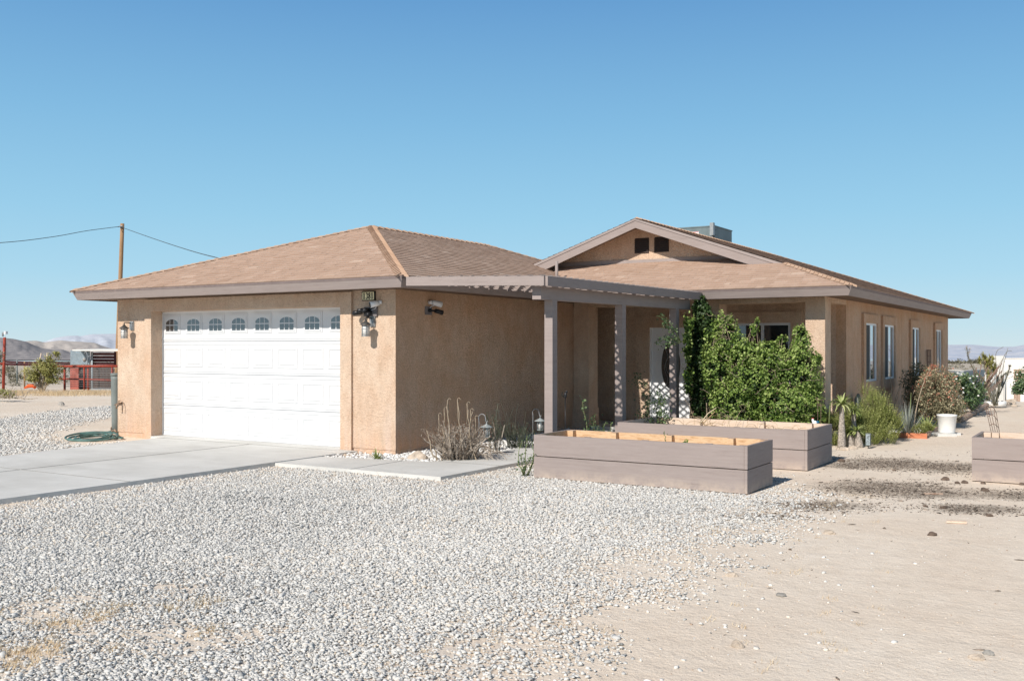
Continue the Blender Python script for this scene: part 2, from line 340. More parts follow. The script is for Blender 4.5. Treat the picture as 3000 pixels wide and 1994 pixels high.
# ---------------------------------------------------------------- world, sun, camera
SUN_EL, SUN_AZX = 37.0, -.07          # sun stands behind the camera, slightly to its left
w = bpy.data.worlds.new('World'); scene.world = w; w.use_nodes = True; nt = w.node_tree
sky = nt.nodes.new('ShaderNodeTexSky'); sky.sky_type = 'NISHITA'; sky.sun_disc = False
sky.sun_elevation = R(SUN_EL); sky.sun_rotation = R(180+4); sky.altitude = 900; sky.air_density = 1.0; sky.dust_density = .1; sky.ozone_density = 2.5
bg = nt.nodes['Background']; bg.inputs[1].default_value = .12
hs = nt.nodes.new('ShaderNodeHueSaturation'); hs.inputs['Hue'].default_value = .489; hs.inputs['Saturation'].default_value = 1.0; hs.inputs['Value'].default_value = 1.0
nt.links.new(sky.outputs[0], hs.inputs['Color'])
tcw = nt.nodes.new('ShaderNodeTexCoord'); sxw = nt.nodes.new('ShaderNodeSeparateXYZ'); nt.links.new(tcw.outputs['Generated'], sxw.inputs[0])
SK = 1/.12
def skc(r, g, b): c = lin(r, g, b); return (c[0]*SK, c[1]*SK, c[2]*SK, 1)
gr_ = ramp(nt, sxw.outputs[2], [(0, lin(205, 226, 234)), (.02, lin(194, 224, 236)), (.07, lin(172, 216, 238)), (.13, lin(154, 206, 235)), (.22, lin(131, 187, 226)), (.335, lin(102, 158, 210)), (.5, lin(66, 96, 135)), (1, lin(38, 55, 82))])
vm = nt.nodes.new('ShaderNodeVectorMath'); vm.operation = 'SCALE'; vm.inputs['Scale'].default_value = 1/.12; nt.links.new(gr_, vm.inputs[0])
mixw = mixc(nt, .97, hs.outputs[0], vm.outputs[0]); nt.links.new(mixw, bg.inputs[0])
L = bpy.data.lights.new('sun', 'SUN'); L.energy = 5.0; L.angle = R(.53); L.color = (1, .94, .865)
so = bpy.data.objects.new('sun', L); COL.objects.link(so)
sd = Vector((-SUN_AZX, 1, -math.tan(R(SUN_EL)))).normalized()
so.rotation_euler = sd.to_track_quat('-Z', 'Y').to_euler(); so.location = (-5, -20, 30)
cam = bpy.data.cameras.new('camera'); cam.sensor_width = 36; cam.lens = F/3000*36; cam.shift_y = 21/3000; cam.clip_end = 80000; cam.clip_start = .1
co_ = bpy.data.objects.new('camera', cam); COL.objects.link(co_); co_.location = (0, 0, CH); co_.rotation_euler = (R(90), 0, TH); scene.camera = co_
scene.view_settings.view_transform = 'Standard'; scene.view_settings.look = 'None'; scene.view_settings.exposure = 0
try: scene.cycles.max_bounces = 6
except Exception: pass
# ---------------------------------------------------------------- ground
def sstep(a, b, x): t = np.clip((x-a)/(b-a), 0, 1); return t*t*(3-2*t)
def inpoly(x, y, poly):
    x = np.asarray(x); y = np.asarray(y); c = np.zeros(x.shape, bool); n = len(poly); j = n-1
    for i in range(n):
        xi, yi = poly[i]; xj, yj = poly[j]
        c ^= ((yi > y) != (yj > y)) & (x < (xj-xi)*(y-yi)/(yj-yi+1e-12)+xi); j = i
    return c
def segdist(x, y, poly):
    d = np.full(np.shape(x), 1e9); n = len(poly)
    for i in range(n):
        ax, ay = poly[i]; bx, by = poly[(i+1) % n]; dx, dy = bx-ax, by-ay
        t = np.clip(((x-ax)*dx+(y-ay)*dy)/(dx*dx+dy*dy), 0, 1); d = np.minimum(d, np.hypot(x-ax-t*dx, y-ay-t*dy))
    return d
def soft(x, y, poly, w):
    d = segdist(x, y, poly); return np.where(inpoly(x, y, poly), .5+d/w/2, .5-d/w/2).clip(0, 1)
def vnoise(x, y, s, seed=0):        # cheap value noise, vectorised
    x = x/s+seed*17.3; y = y/s+seed*9.1; xi = np.floor(x).astype(np.int64); yi = np.floor(y).astype(np.int64); fx = x-xi; fy = y-yi
    def h(a, b): n = (a*374761393+b*668265263+seed*1442695) & 0x7fffffff; n = ((n ^ (n >> 13))*1274126177) & 0x7fffffff; return ((n ^ (n >> 16)) & 0xffff)/65535.
    fx = fx*fx*(3-2*fx); fy = fy*fy*(3-2*fy)
    return (h(xi, yi)*(1-fx)+h(xi+1, yi)*fx)*(1-fy)+(h(xi, yi+1)*(1-fx)+h(xi+1, yi+1)*fx)*fy
def fbm(x, y, s, seed=0, o=4): return sum(vnoise(x, y, s/2**k, seed+k)*.5**k for k in range(o))/sum(.5**k for k in range(o))
def height(x, y):
    x = np.asarray(x, float); y = np.asarray(y, float); D = np.hypot(x, y)
    h = -.0125*np.maximum(0, D-30)+.0125*4*np.exp(-np.maximum(0, D-30)/8)*0
    h = h-2.4*sstep(38, 50, y)*sstep(-22, -8, x)
    h = h+(fbm(x, y, 2.2, 3)-.5)*.03*sstep(0, 30, D)*0+(fbm(x, y, 25, 5)-.5)*1.2*sstep(60, 300, D)+(fbm(x, y, 400, 9)-.5)*8*sstep(800, 4000, D)
    return h
GR_MAIN = [(-10.66, -2), (-10.66, 10.64), (-7.66, 10.6), (-7.6, 17.5), (-6.95, 17.5), (-6.9, 12.6), (-6.6, 12.4), (-3.9, 12.3), gnd(2265, 1452), gnd(2225, 1500), gnd(2110, 1555), gnd(1900, 1600), gnd(1760, 1700), gnd(1620, 1790), gnd(1480, 1880), gnd(1380, 1990), (-1.2, 3.0), (-1.5, -2)]
GR_LEFT = [(-14.9, -2), (-15.3, 12.0), gnd(250, 1300), gnd(160, 1290), gnd(130, 1270), gnd(220, 1245), gnd(330, 1222), (-17.3, 19), (-17.3, 26), gnd(325, 1185), gnd(200, 1198), gnd(0, 1226), gnd(-400, 1260), gnd(-600, 1500), (-20, -2)]
SANDY = [gnd(-60, 1740), gnd(60, 1745), gnd(200, 1775), gnd(420, 1800), gnd(430, 1720), gnd(640, 1745), gnd(660, 1860), gnd(420, 1900), gnd(240, 1930), gnd(60, 1990), gnd(-80, 1990)]
def gravel_mask(x, y):
    g = np.maximum(soft(x, y, GR_MAIN, 1.8), soft(x, y, GR_LEFT, .8))
    return g*(1-.85*np.clip(soft(x, y, SANDY, 1.3)*1.1+(fbm(x, y, .7, 12)-.5)*1.0*(soft(x, y, SANDY, 1.6) > .02), 0, 1))
MUL = [(gnd(2590, 1428), 1.15, .9), (gnd(2720, 1440), .9, .8), (gnd(2400, 1480), .7, .5), (gnd(2620, 1358), 1.2, 1.1), (gnd(2780, 1368), 1.0, 1.0), (gnd(2480, 1362), .7, .7), (gnd(2860, 1490), .7, .45), (gnd(2250, 1512), .4, .28), (gnd(2960, 1450), .6, .6)]
def mulch_mask(x, y):
    m = np.zeros(np.shape(x))
    rx, ry = C_, S_
    for (cx, cy), a, b in MUL:
        u = (x-cx)*rx+(y-cy)*ry; v = -(x-cx)*ry+(y-cy)*rx
        m = np.maximum(m, np.exp(-((u/a)**2+(v/b)**2)*.9))
    return m
def axisvals(lo, hi, step, far):
    mid = np.arange(lo, hi, step); g = [step]
    while sum(g) < far: g.append(g[-1]*1.13)
    ex = np.cumsum(g); return np.concatenate([lo-ex[::-1], mid, mid[-1]+ex])
xs = axisvals(-21, 5, .13, 45000); ys = axisvals(2, 25, .13, 45000)
X, Y = np.meshgrid(xs, ys); hh = height(X, Y)
V = np.stack([X.ravel(), Y.ravel(), hh.ravel()], 1); nx, ny = len(xs), len(ys)
idx = np.arange(nx*ny).reshape(ny, nx)
Q = np.stack([idx[:-1, :-1].ravel(), idx[:-1, 1:].ravel(), idx[1:, 1:].ravel(), idx[1:, :-1].ravel()], 1)
ground = setstruct(npmesh('ground', V, Q, None, M['ground']))
Dm = np.hypot(X, Y).ravel()
for nm, val in (('gravel', gravel_mask(X.ravel(), Y.ravel())), ('mulch', mulch_mask(X.ravel(), Y.ravel())), ('far', sstep(46, 75, Dm)), ('veryfar', sstep(500, 1500, Dm))):
    a = ground.data.attributes.new(nm, 'FLOAT', 'POINT'); a.data.foreach_set('value', val.astype(np.float32))
ground.data.polygons.foreach_set('use_smooth', np.ones(len(Q), bool))
# ---------------------------------------------------------------- concrete
def slab(mb, poly, top, thick=.12): mb.prism(poly, 'z', top-thick, top)
mb = MB(); slab(mb, [(-14.6, -6), (-10.66, -6), (-10.66, 10.0), (-10.66, 12.50), (-11.06, 12.50), (-11.06, 12.95), (-15.79, 12.95), (-15.79, 12.50), (-15.42, 12.50), (-14.75, 8.0)], .062)
o = setstruct(mb.build('driveway', M['concrete']))
mb = MB(); mb.rv = 0
for (a, b) in (((-14.7, 8.12), (-10.66, 8.12)), ((-14.5, 3.9), (-10.66, 3.9)), ((-15.42, 12.36), (-10.66, 12.36))):
    mb.box(a[0], b[0], a[1]-.006, a[1]+.006, .0625, .0655)
mb.box(-12.99, -12.98, -6, 12.35, .0625, .0660)
o = setstruct(mb.build('driveway_joints', M['groove']))
mb = MB(); slab(mb, [(-10.65, 10.63), (-7.63, 10.61), (-7.58, 17.0), (-7.58, 18.5), (-8.72, 18.5), (-8.72, 12.05), (-8.85, 11.93), (-10.65, 11.62)], .052)
o = setstruct(mb.build('path', M['concrete']))
mb = MB()
for yy in (12.05, 13.6, 15.2, 16.8): mb.box(-8.71, -7.59, yy-.005, yy+.005, .0525, .0555)
mb.box(-9.2, -9.19, 10.63, 11.8, .0525, .0555)
o = setstruct(mb.build('path_joints', M['groove']))
# ---------------------------------------------------------------- gravel and other stones (uncountable)
def ico():
    p = (1+5**.5)/2; v = np.array([(-1, p, 0), (1, p, 0), (-1, -p, 0), (1, -p, 0), (0, -1, p), (0, 1, p), (0, -1, -p), (0, 1, -p), (p, 0, -1), (p, 0, 1), (-p, 0, -1), (-p, 0, 1)], float)
    v /= np.linalg.norm(v[0]); f = np.array([(0, 11, 5), (0, 5, 1), (0, 1, 7), (0, 7, 10), (0, 10, 11), (1, 5, 9), (5, 11, 4), (11, 10, 2), (10, 7, 6), (7, 1, 8), (3, 9, 4), (3, 4, 2), (3, 2, 6), (3, 6, 8), (3, 8, 9), (4, 9, 5), (2, 4, 11), (6, 2, 10), (8, 6, 7), (9, 8, 1)])
    return v, f
def octa():
    v = np.array([(1, 0, 0), (-1, 0, 0), (0, 1, 0), (0, -1, 0), (0, 0, 1), (0, 0, -1)], float); f = np.array([(0, 2, 4), (2, 1, 4), (1, 3, 4), (3, 0, 4), (2, 0, 5), (1, 2, 5), (3, 1, 5), (0, 3, 5)]); return v, f
def rotmats(n, flat=.5):
    a = rng.uniform(0, 2*np.pi, n); t = rng.normal(0, flat, n); b = rng.uniform(0, 2*np.pi, n)
    ca, sa = np.cos(a), np.sin(a); Rz = np.zeros((n, 3, 3)); Rz[:, 0, 0] = ca; Rz[:, 0, 1] = -sa; Rz[:, 1, 0] = sa; Rz[:, 1, 1] = ca; Rz[:, 2, 2] = 1
    ct, st = np.cos(t), np.sin(t); Rx = np.zeros((n, 3, 3)); Rx[:, 0, 0] = 1; Rx[:, 1, 1] = ct; Rx[:, 1, 2] = -st; Rx[:, 2, 1] = st; Rx[:, 2, 2] = ct
    cb, sb = np.cos(b), np.sin(b); R2 = np.zeros((n, 3, 3)); R2[:, 0, 0] = cb; R2[:, 0, 1] = -sb; R2[:, 1, 0] = sb; R2[:, 1, 1] = cb; R2[:, 2, 2] = 1
    return np.einsum('nij,njk,nkl->nil', Rz, Rx, R2)
def scatter(name, P, size, mat, base=ico, flatness=(.34, .56), sink=.36, rnd=None, kind='stuff', elong=(.7, 1.25), tilt=.5):
    n = len(P); v, f = base(); K = 24; var = np.array([v*(1+rng.normal(0, .16, (len(v), 1))) for _ in range(K)])
    vv = var[rng.integers(0, K, n)]; sc = np.stack([size*rng.uniform(*elong, n), size*rng.uniform(.6, 1, n), size*rng.uniform(*flatness, n)], 1)/2
    vv = vv*sc[:, None, :]; vv = np.einsum('nij,nkj->nki', rotmats(n, tilt), vv)
    zoff = sc[:, 2]*(1-sink*2); pos = P.copy(); pos[:, 2] += zoff
    vv = vv+pos[:, None, :]; k = len(v)
    ff = (f[None]+(np.arange(n)*k)[:, None, None]).reshape(-1, 3)
    rnd = rng.random(n) if rnd is None else rnd
    o = npmesh(name, vv.reshape(-1, 3), ff, np.repeat(rnd, k), mat); return tag(o, kind=kind)
def rnd_points(n, tmin, tmax, pxa, pxb, power=1.):
    t = (tmin**(1+power)+(tmax**(1+power)-tmin**(1+power))*rng.random(n))**(1/(1+power))
    px = rng.uniform(pxa, pxb, n); a = (px-1500)/F
    return (-S_+C_*a)*t, (C_+S_*a)*t, t
SLABS = [[(-14.6, -6), (-10.66, -6), (-10.66, 12.50), (-15.42, 12.5), (-14.75, 8.0)], [(-10.65, 10.63), (-7.63, 10.61), (-7.58, 18.5), (-8.72, 18.5), (-8.72, 12.05), (-8.85, 11.93), (-10.65, 11.62)], [(-17, 12.55), (-9.9, 12.55), (-9.9, 20), (-17, 20)]]
PLANT_RECT = [(-6.75, 11.5, -3.75, 12.52), (-6.77, 14.12, -3.75, 15.57), (-1.7, 14.15, 1.4, 15.3)]
def keep_off(x, y, pad=.0):
    k = np.ones(len(x), bool)
    for s in SLABS: k &= ~inpoly(x, y, s)
    for x0, y0, x1, y1 in PLANT_RECT: k &= ~((x > x0-pad) & (x < x1+pad) & (y > y0-pad) & (y < y1+pad))
    return k
def gravel_points(n, t0, t1, thr=.5, pxa=-250, pxb=2600):
    x, y, t = rnd_points(n, t0, t1, pxa, pxb); k = keep_off(x, y, .02); x, y, t = x[k], y[k], t[k]
    g = gravel_mask(x, y)+(fbm(x, y, .6, 2)-.5)*.5
    k = rng.random(len(x)) < sstep(.22, .8, g)**1.3; return x[k], y[k], t[k], g[k]
def octa2():
    v, f = octa(); return np.array([(1, 0, .1), (-1, 0, -.1), (0, 1, -.1), (0, -1, .1), (.1, 0, 1), (0, .1, -1)], float), f
def stones(name, label, n, t0, t1, s0, s1, base=ico, **kw):
    x, y, t, g = gravel_points(n, t0, t1, **kw)
    sz = rng.uniform(s0, s1, len(x))*np.exp(rng.normal(0, .22, len(x)))
    P = np.stack([x, y, height(x, y)+rng.uniform(-.004, .012, len(x))], 1)
    r = rng.random(len(x)); r = np.clip(r*.92+.04+.5*(fbm(x, y, 1.6, 8)-.5)*(r > .05), 0, 1)
    o = scatter(name, P, sz, M['stone'], rnd=r, base=base, tilt=.38); tag(o, label, 'gravel', kind='stuff')
stones('gravel', 'crushed pale grey stone in the foreground between driveway and bare sand', 165000, 4.2, 9.0, .012, .032)
stones('gravel', 'pale grey crushed stone beside the walkway and in front of the nearest planter box', 190000, 9.0, 15.8, .016, .034)
stones('gravel', 'pale grey crushed stone spread left of the driveway behind the hose', 64000, 15.0, 32, .028, .055, pxa=-500, pxb=700)
# white chips in the bed along the garage wall
x = rng.uniform(-11.0, -8.7, 9000); y = rng.uniform(11.68, 18.4, 9000)
k = (((x > -9.92) | (y < 12.56)) & ~inpoly(x, y, SLABS[1])) & (x > -10.8); x, y = x[k], y[k]
k = (x > -9.9) | (rng.random(len(x)) < .6); x, y = x[k], y[k]
P = np.stack([x, y, rng.uniform(.015, .04, len(x))], 1)
o = scatter('white_pebbles', P, rng.uniform(.035, .08, len(x)), M['whitestone']); tag(o, 'white marble chips filling the bed between garage wall and walkway', 'pebbles', kind='stuff')
x, y, t = rnd_points(2400, 19.5, 30, 2580, 2840); u = x+4.66
k = (x > -4.6) & (x < -3.55+ (y-20.6)*.03) & (y > 20.2) & (y < 29.5); x, y = x[k], y[k]
P = np.stack([x, y, np.full(len(x), .03)], 1)
o = scatter('white_pebbles', P, rng.uniform(.05, .11, len(x)), M['whitestone']); tag(o, 'white stones in the planting bed along the right side wall', 'pebbles', kind='stuff')
# sand pebbles
x, y, t = rnd_points(16000, 4.3, 15, 200, 3300); k = keep_off(x, y) & (gravel_mask(x, y) < .55); x, y, t = x[k], y[k], t[k]
P = np.stack([x, y, height(x, y)], 1)
o = scatter('sand_pebbles', P, np.exp(rng.normal(-4.9, .5, len(x))).clip(.004, .035), M['pebble'], base=octa, sink=.3); tag(o, 'small pebbles strewn over the bare tan sand', 'pebbles', kind='stuff')
x, y, t = rnd_points(190, 4.6, 8.5, 1300, 2700); k = (gravel_mask(x, y) < .6) & (rng.random(len(x)) < np.clip(1.1-(x+3.5)*.28, .12, 1)); x, y, t = x[k], y[k], t[k]
P = np.stack([x, y, height(x, y)], 1)
o = scatter('loose_stones', P, rng.uniform(.018, .045, len(x)), M['stone'], rnd=rng.uniform(.1, .9, len(x))); tag(o, 'loose pale stones strayed from the gravel onto the sand', 'stones', kind='stuff')
# dark debris
x, y, t = rnd_points(150000, 8.6, 18, 1900, 3200); m_ = mulch_mask(x, y)*(.25+1.7*fbm(x, y, .7, 4, 5)**1.3); k = keep_off(x, y) & (rng.random(len(x)) < (m_-.22)*.8); x, y = x[k], y[k]
P = np.stack([x, y, height(x, y)], 1)
o = scatter('dark_debris', P, np.exp(rng.normal(-4.35, .45, len(x))).clip(.005, .05), M['mulch'], base=octa, sink=.2, elong=(.8, 2.2), rnd=rng.random(len(x))**1.3, tilt=.25); tag(o, 'dark brown mulch crumbs and twigs spilled over the sand right of the planters', 'debris', kind='stuff')
x, y, t = rnd_points(900, 5, 17, 1700, 3200); k = keep_off(x, y) & (gravel_mask(x, y) < .5) & (rng.random(len(x)) < (t/17)**2); x, y = x[k], y[k]
P = np.stack([x, y, height(x, y)], 1)
o = scatter('stray_debris', P, np.exp(rng.normal(-4.3, .5, len(x))).clip(.005, .035), M['mulch'], base=octa, sink=.2, elong=(.8, 3.5), tilt=.25); tag(o, 'sparse dark twigs and crumbs across the open sand', 'debris', kind='stuff')
# dry grass
def grass(name, label, pts, hmin, hmax, blades=14, spread=.07, mat='straw'):
    n = len(pts)*blades; c = np.repeat(np.array(pts), blades, 0); a = rng.uniform(0, 2*np.pi, n)
    b = c+np.stack([rng.normal(0, spread, n), rng.normal(0, spread, n), np.zeros(n)], 1); hgt = rng.uniform(hmin, hmax, n)
    lean = rng.uniform(.1, .9, n); tip = b+np.stack([np.cos(a)*hgt*lean, np.sin(a)*hgt*lean, hgt], 1)
    sidev = np.stack([-np.sin(a+.7), np.cos(a+.7), np.zeros(n)], 1)*(hgt*.03+.0012)[:, None]
    V = np.stack([b-sidev, b+sidev, tip], 1).reshape(-1, 3); Fc = np.arange(n*3).reshape(-1, 3)
    return tag(npmesh(name, V, Fc, np.repeat(rng.random(n), 3), M[mat]), label, 'dry grass', kind='stuff')
x, y, t = rnd_points(2600, 4.6, 9, -200, 1300); k = (soft(x, y, SANDY, 1.2)*fbm(x, y, .45, 6) > .30); x, y = x[k], y[k]
grass('dry_grass', 'short straw coloured grass growing through the gravel at lower left', np.stack([x, y, height(x, y)], 1), .012, .05, 20, .035)
x, y, t = rnd_points(170, 5, 12, 900, 2600); k = keep_off(x, y); x, y = x[k], y[k]
grass('dry_grass', 'scattered tiny straw tufts on the sand and gravel edge', np.stack([x, y, height(x, y)], 1), .01, .035, 16, .03)
x, y, t = rnd_points(1500, 37.5, 43.5, -250, 335); k = (y*0+t > 38.5+rng.random(len(t))*3) & (fbm(x, y, 2, 7) > .47); x, y = x[k], y[k]
grass('dry_grass', 'band of tall straw coloured grass in front of the red pipe fence', np.stack([x, y, height(x, y)], 1), .06, .2, 22, .25)
# ---------------------------------------------------------------- mountains
def range_(name, label, sil, D, depth, foot, mat, seed, amp, nz):
    pxs = np.arange(sil[0][0], sil[-1][0]+1, (sil[-1][0]-sil[0][0])/420.); sy = np.interp(pxs, [p[0] for p in sil], [p[1] for p in sil])
    sy = sy+(fbm(pxs*1.0, pxs*0, 70, seed, 5)-.5)*amp
    rows = 60; VV = []; zfoot = height(*at(1500, D-depth))*0+zat(foot, D-depth)
    for j in range(rows+1):
        t = j/rows; d = D-depth*(1-t)
        a = (pxs-1500)/F; x = (-S_+C_*a)*d; y = (C_+S_*a)*d
        crest = CH+(HY-sy)/F*D; prof = t**1.15
        rid = 1-abs(2*fbm(pxs+30*t, np.full(len(pxs), t*60.), 46, seed+3, 5)-1)
        z = zfoot+(crest-zfoot)*(prof*(1-nz*(1-t)*1.6)+nz*(rid-.3)*np.sin(math.pi*min(1, t))*(1.1))
        VV.append(np.stack([x, y, z], 1))
    d = D+depth*.6; a = (pxs-1500)/F; VV.append(np.stack([(-S_+C_*a)*d, (C_+S_*a)*d, np.full(len(pxs), zfoot-20)], 1))
    n = len(pxs); V = np.concatenate(VV); idx = np.arange(len(V)).reshape(-1, n)
    Q = np.stack([idx[:-1, :-1].ravel(), idx[:-1, 1:].ravel(), idx[1:, 1:].ravel(), idx[1:, :-1].ravel()], 1)
    o = npmesh(name, V, Q, None, mat); o.data.polygons.foreach_set('use_smooth', np.ones(len(Q), bool)); return setstruct(o)
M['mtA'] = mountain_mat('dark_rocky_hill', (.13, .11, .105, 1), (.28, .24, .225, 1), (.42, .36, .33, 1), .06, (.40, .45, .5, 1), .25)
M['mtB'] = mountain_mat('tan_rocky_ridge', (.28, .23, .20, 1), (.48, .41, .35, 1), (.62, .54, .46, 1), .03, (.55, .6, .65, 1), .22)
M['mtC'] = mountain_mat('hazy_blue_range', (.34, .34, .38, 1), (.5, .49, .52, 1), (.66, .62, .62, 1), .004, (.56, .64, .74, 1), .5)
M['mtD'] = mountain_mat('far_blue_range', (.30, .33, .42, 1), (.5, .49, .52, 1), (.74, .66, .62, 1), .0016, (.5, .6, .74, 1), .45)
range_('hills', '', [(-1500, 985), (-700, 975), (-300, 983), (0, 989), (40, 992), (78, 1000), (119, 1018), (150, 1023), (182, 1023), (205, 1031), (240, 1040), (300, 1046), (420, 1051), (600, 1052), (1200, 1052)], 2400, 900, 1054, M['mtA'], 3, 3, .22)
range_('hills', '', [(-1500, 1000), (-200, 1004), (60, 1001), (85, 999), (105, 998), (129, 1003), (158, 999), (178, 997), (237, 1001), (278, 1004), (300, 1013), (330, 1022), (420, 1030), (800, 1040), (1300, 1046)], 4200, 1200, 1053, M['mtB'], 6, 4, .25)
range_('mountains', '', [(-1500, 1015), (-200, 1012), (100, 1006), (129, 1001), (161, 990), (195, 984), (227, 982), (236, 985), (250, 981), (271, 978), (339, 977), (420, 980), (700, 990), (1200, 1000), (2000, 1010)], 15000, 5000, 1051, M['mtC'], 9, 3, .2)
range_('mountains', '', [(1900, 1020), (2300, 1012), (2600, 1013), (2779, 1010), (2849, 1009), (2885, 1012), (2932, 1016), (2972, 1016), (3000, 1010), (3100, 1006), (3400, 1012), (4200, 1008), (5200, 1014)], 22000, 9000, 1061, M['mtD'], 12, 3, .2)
# ================================================================ THE HOUSE
house = thing('house', 'single storey tan stucco house with brown shingle hip roofs and white garage door', 'house', (-10, 13, 0))
GX0, GX1, GY, GW = -16.85, -9.92, 12.56, 2.69
mb = MB()                                        # garage walls
t_ = .22
mb.box(GX0, -15.8, GY, GY+.25, .10, GW); mb.box(-11.05, GX1-.0, GY, GY+.25, .10, GW); mb.box(-15.8, -11.05, GY+.001, GY+.25, 2.44, GW)
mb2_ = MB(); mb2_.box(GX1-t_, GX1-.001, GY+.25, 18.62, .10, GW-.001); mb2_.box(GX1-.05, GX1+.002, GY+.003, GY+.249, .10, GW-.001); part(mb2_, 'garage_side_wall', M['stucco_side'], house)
mb.box(GX0+.001, GX0+t_, GY+.25, 24.0, .10, GW-.001); mb.box(GX0, GX1, 23.8, 24.0, .1, GW-.002)
part(mb, 'garage_wall', M['stucco'], house)
for bx4 in ((GX0+.012, -15.99, GY+.012, GY+.2), (-10.81, GX1-.012, GY+.012, GY+.2), (GX1-.2, GX1-.012, GY+.201, 18.6), (GX0+.012, GX0+.2, GY+.201, 23.8)):
    mb = MB(); mb.box(*bx4, -.1, .1); part(mb, 'foundation', M['stucco'], house)
mb = MB()                                        # raised stucco surround of the garage opening
mb.box(-15.99, -15.80, GY-.045, GY-.001, -.05, 2.67); mb.box(-11.05, -10.81, GY-.045, GY-.001, -.05, 2.67); mb.box(-15.80, -11.05, GY-.045, GY-.001, 2.44, 2.67)
mb.box(-15.86, -15.80, GY, GY+.24, -.05, .1); mb.box(-11.05, -10.99, GY, GY+.24, -.05, .1)
part(mb, 'door_surround', M['stucco'], house)
# ---- garage door
DX0, DX1, DY = -15.83, -11.02, GY+.24
mb = MB(); secs = [(.035, .643), (.653, 1.253), (1.263, 1.863), (1.873, 2.50)]
for a, b in secs: mb.box(DX0, DX1, DY, DY+.05, a, b)
mb.box(DX0, DX1, DY+.02, DY+.045, .02, 2.52)
for a, b in secs:
    for zz in (a+.035, b-.055):
        if zz < 2.35: mb.prism([(DX0, zz), (DX0, zz+.022), (DX1, zz+.022), (DX1, zz)][::1], 'y', DY-.009, DY)
gdoor = part(mb, 'garage_door', M['door'], house)
sp = (DX1-DX0)/8
for r_, (a, b) in enumerate(secs[:3]):
    for i in range(8):
        cx = DX0+sp*(i+.5); z0 = a+.115; z1 = b-.115; hw = sp*.5-.055
        mb = MB()
        o4 = [(cx-hw, z0), (cx+hw, z0), (cx+hw, z1), (cx-hw, z1)]
        def inset(k): return [(cx-hw+k, z0+k), (cx+hw-k, z0+k), (cx+hw-k, z1-k), (cx-hw+k, z1-k)]
        rings = [(0, 0), (.010, -.012), (.03, -.012), (.045, .004), (.075, -.012)]
        vs = []
        for k, dy in rings: vs += [(p[0], DY+dy-.0008, p[1]) for p in inset(k)]
        fs = [(4*q+j, 4*q+(j+1) % 4, 4*q+4+(j+1) % 4, 4*q+4+j) for q in range(4) for j in range(4)]+[(16, 17, 18, 19)]
        mb.add(vs, fs); part(mb, 'panel', M['door'], gdoor)
for i in range(8):
    cx = DX0+sp*(i+.5); a, b = 2.015, 2.375; hw = .225; mb = MB()
    mb.box(cx-hw, cx+hw, DY-.010, DY-.0005, a, b); mb.box(cx-hw+.03, cx+hw-.03, DY-.018, DY-.0101, a+.025, b-.03)
    wf = part(mb, 'window_frame', M['door'], gdoor)
    mb = MB(); wz0, wz1 = 2.065, 2.29; hw2 = .165; zs = wz0+.105
    yy = DY-.0205
    def arch(x): return zs+.02+ (wz1-zs-.02)*math.sqrt(max(0, 1-((x-cx)/(hw2+.012))**2))
    for k, (x0, x1) in enumerate(((cx-hw2, cx-.065), (cx-.048, cx+.048), (cx+.065, cx+hw2))):
        mb.prism([(x0, wz0), (x1, wz0), (x1, zs), (x0, zs)], 'y', yy, yy+.002)
        top = [(x0+(x1-x0)*q/8., arch(x0+(x1-x0)*q/8.)) for q in range(9)]
        mb.prism([(x0, zs+.02), (x1, zs+.02)]+top[::-1], 'y', yy, yy+.002)
    part(mb, 'window_pane', M['doorglass'], wf)
mb = MB(); mb.box(DX0, DX1, DY+.0, DY+.04, .004, .034); part(mb, 'weather_seal', M['rubber'], gdoor)
mb = MB(); mb.box(DX0-.02, DX0+.035, DY-.022, DY-.006, .07, 2.44); mb.box(-11.085, -11.052, DY-.022, DY-.006, .07, 2.44); mb.box(DX0, DX1, DY-.022, DY-.006, 2.405, 2.438)
part(mb, 'door_trim', M['vinyl'], gdoor)
# ---- main house walls
SX = -4.66; RY = 20.25; BY = 33.8; WT = 2.70
wins = [(21.81, 23.02), (23.75, 24.99), (27.27, 28.44), (31.14, 32.28)]; WZ0, WZ1 = 1.02, 2.28
mb = MB(); T = .2
edges = [RY]+[v for w_ in wins for v in w_]+[BY]
joint = 26.09
for i in range(0, len(edges), 2):
    a, b = edges[i], edges[i+1]
    if a < joint < b: mb.box(SX-T, SX, a, joint-.009, -.1, WT); mb.box(SX-T, SX, joint+.009, b, -.1, WT); mb.box(SX-T, SX-.03, joint-.009, joint+.009, -.1, WT)
    else: mb.box(SX-T, SX, a, b, -.1, WT)
for a, b in wins: mb.box(SX-T, SX-.001, a, b, -.1, WZ0); mb.box(SX-T, SX-.001, a, b, WZ1, WT)
mb.box(-13.6, SX-T, BY-.2, BY-.001, -.1, WT)
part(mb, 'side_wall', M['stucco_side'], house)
DWX0, DWX1 = -8.88, -7.93; KX0, KX1, KZ0, KZ1 = -6.94, -5.76, 1.02, 2.26
mb = MB()
mb.box(-11.3, DWX0, RY, RY+.2, -.1, WT-.002); mb.box(DWX0, DWX1, RY+.001, RY+.2, 2.19, WT-.002); mb.box(DWX1, KX0, RY, RY+.2, -.1, WT-.002)
mb.box(KX0, KX1, RY+.001, RY+.2, -.1, KZ0); mb.box(KX0, KX1, RY+.001, RY+.2, KZ1, WT-.002); mb.box(KX1, SX-T-.001, RY, RY+.2, -.1, WT-.002)
mb.box(-11.3, -11.1, 18.7, RY, -.1, WT-.002); mb.box(-11.1, -10.16, 18.42, 18.62, -.1, WT-.003)
part(mb, 'porch_wall', M['stucco'], house)
mb = MB()    # beam over the porch
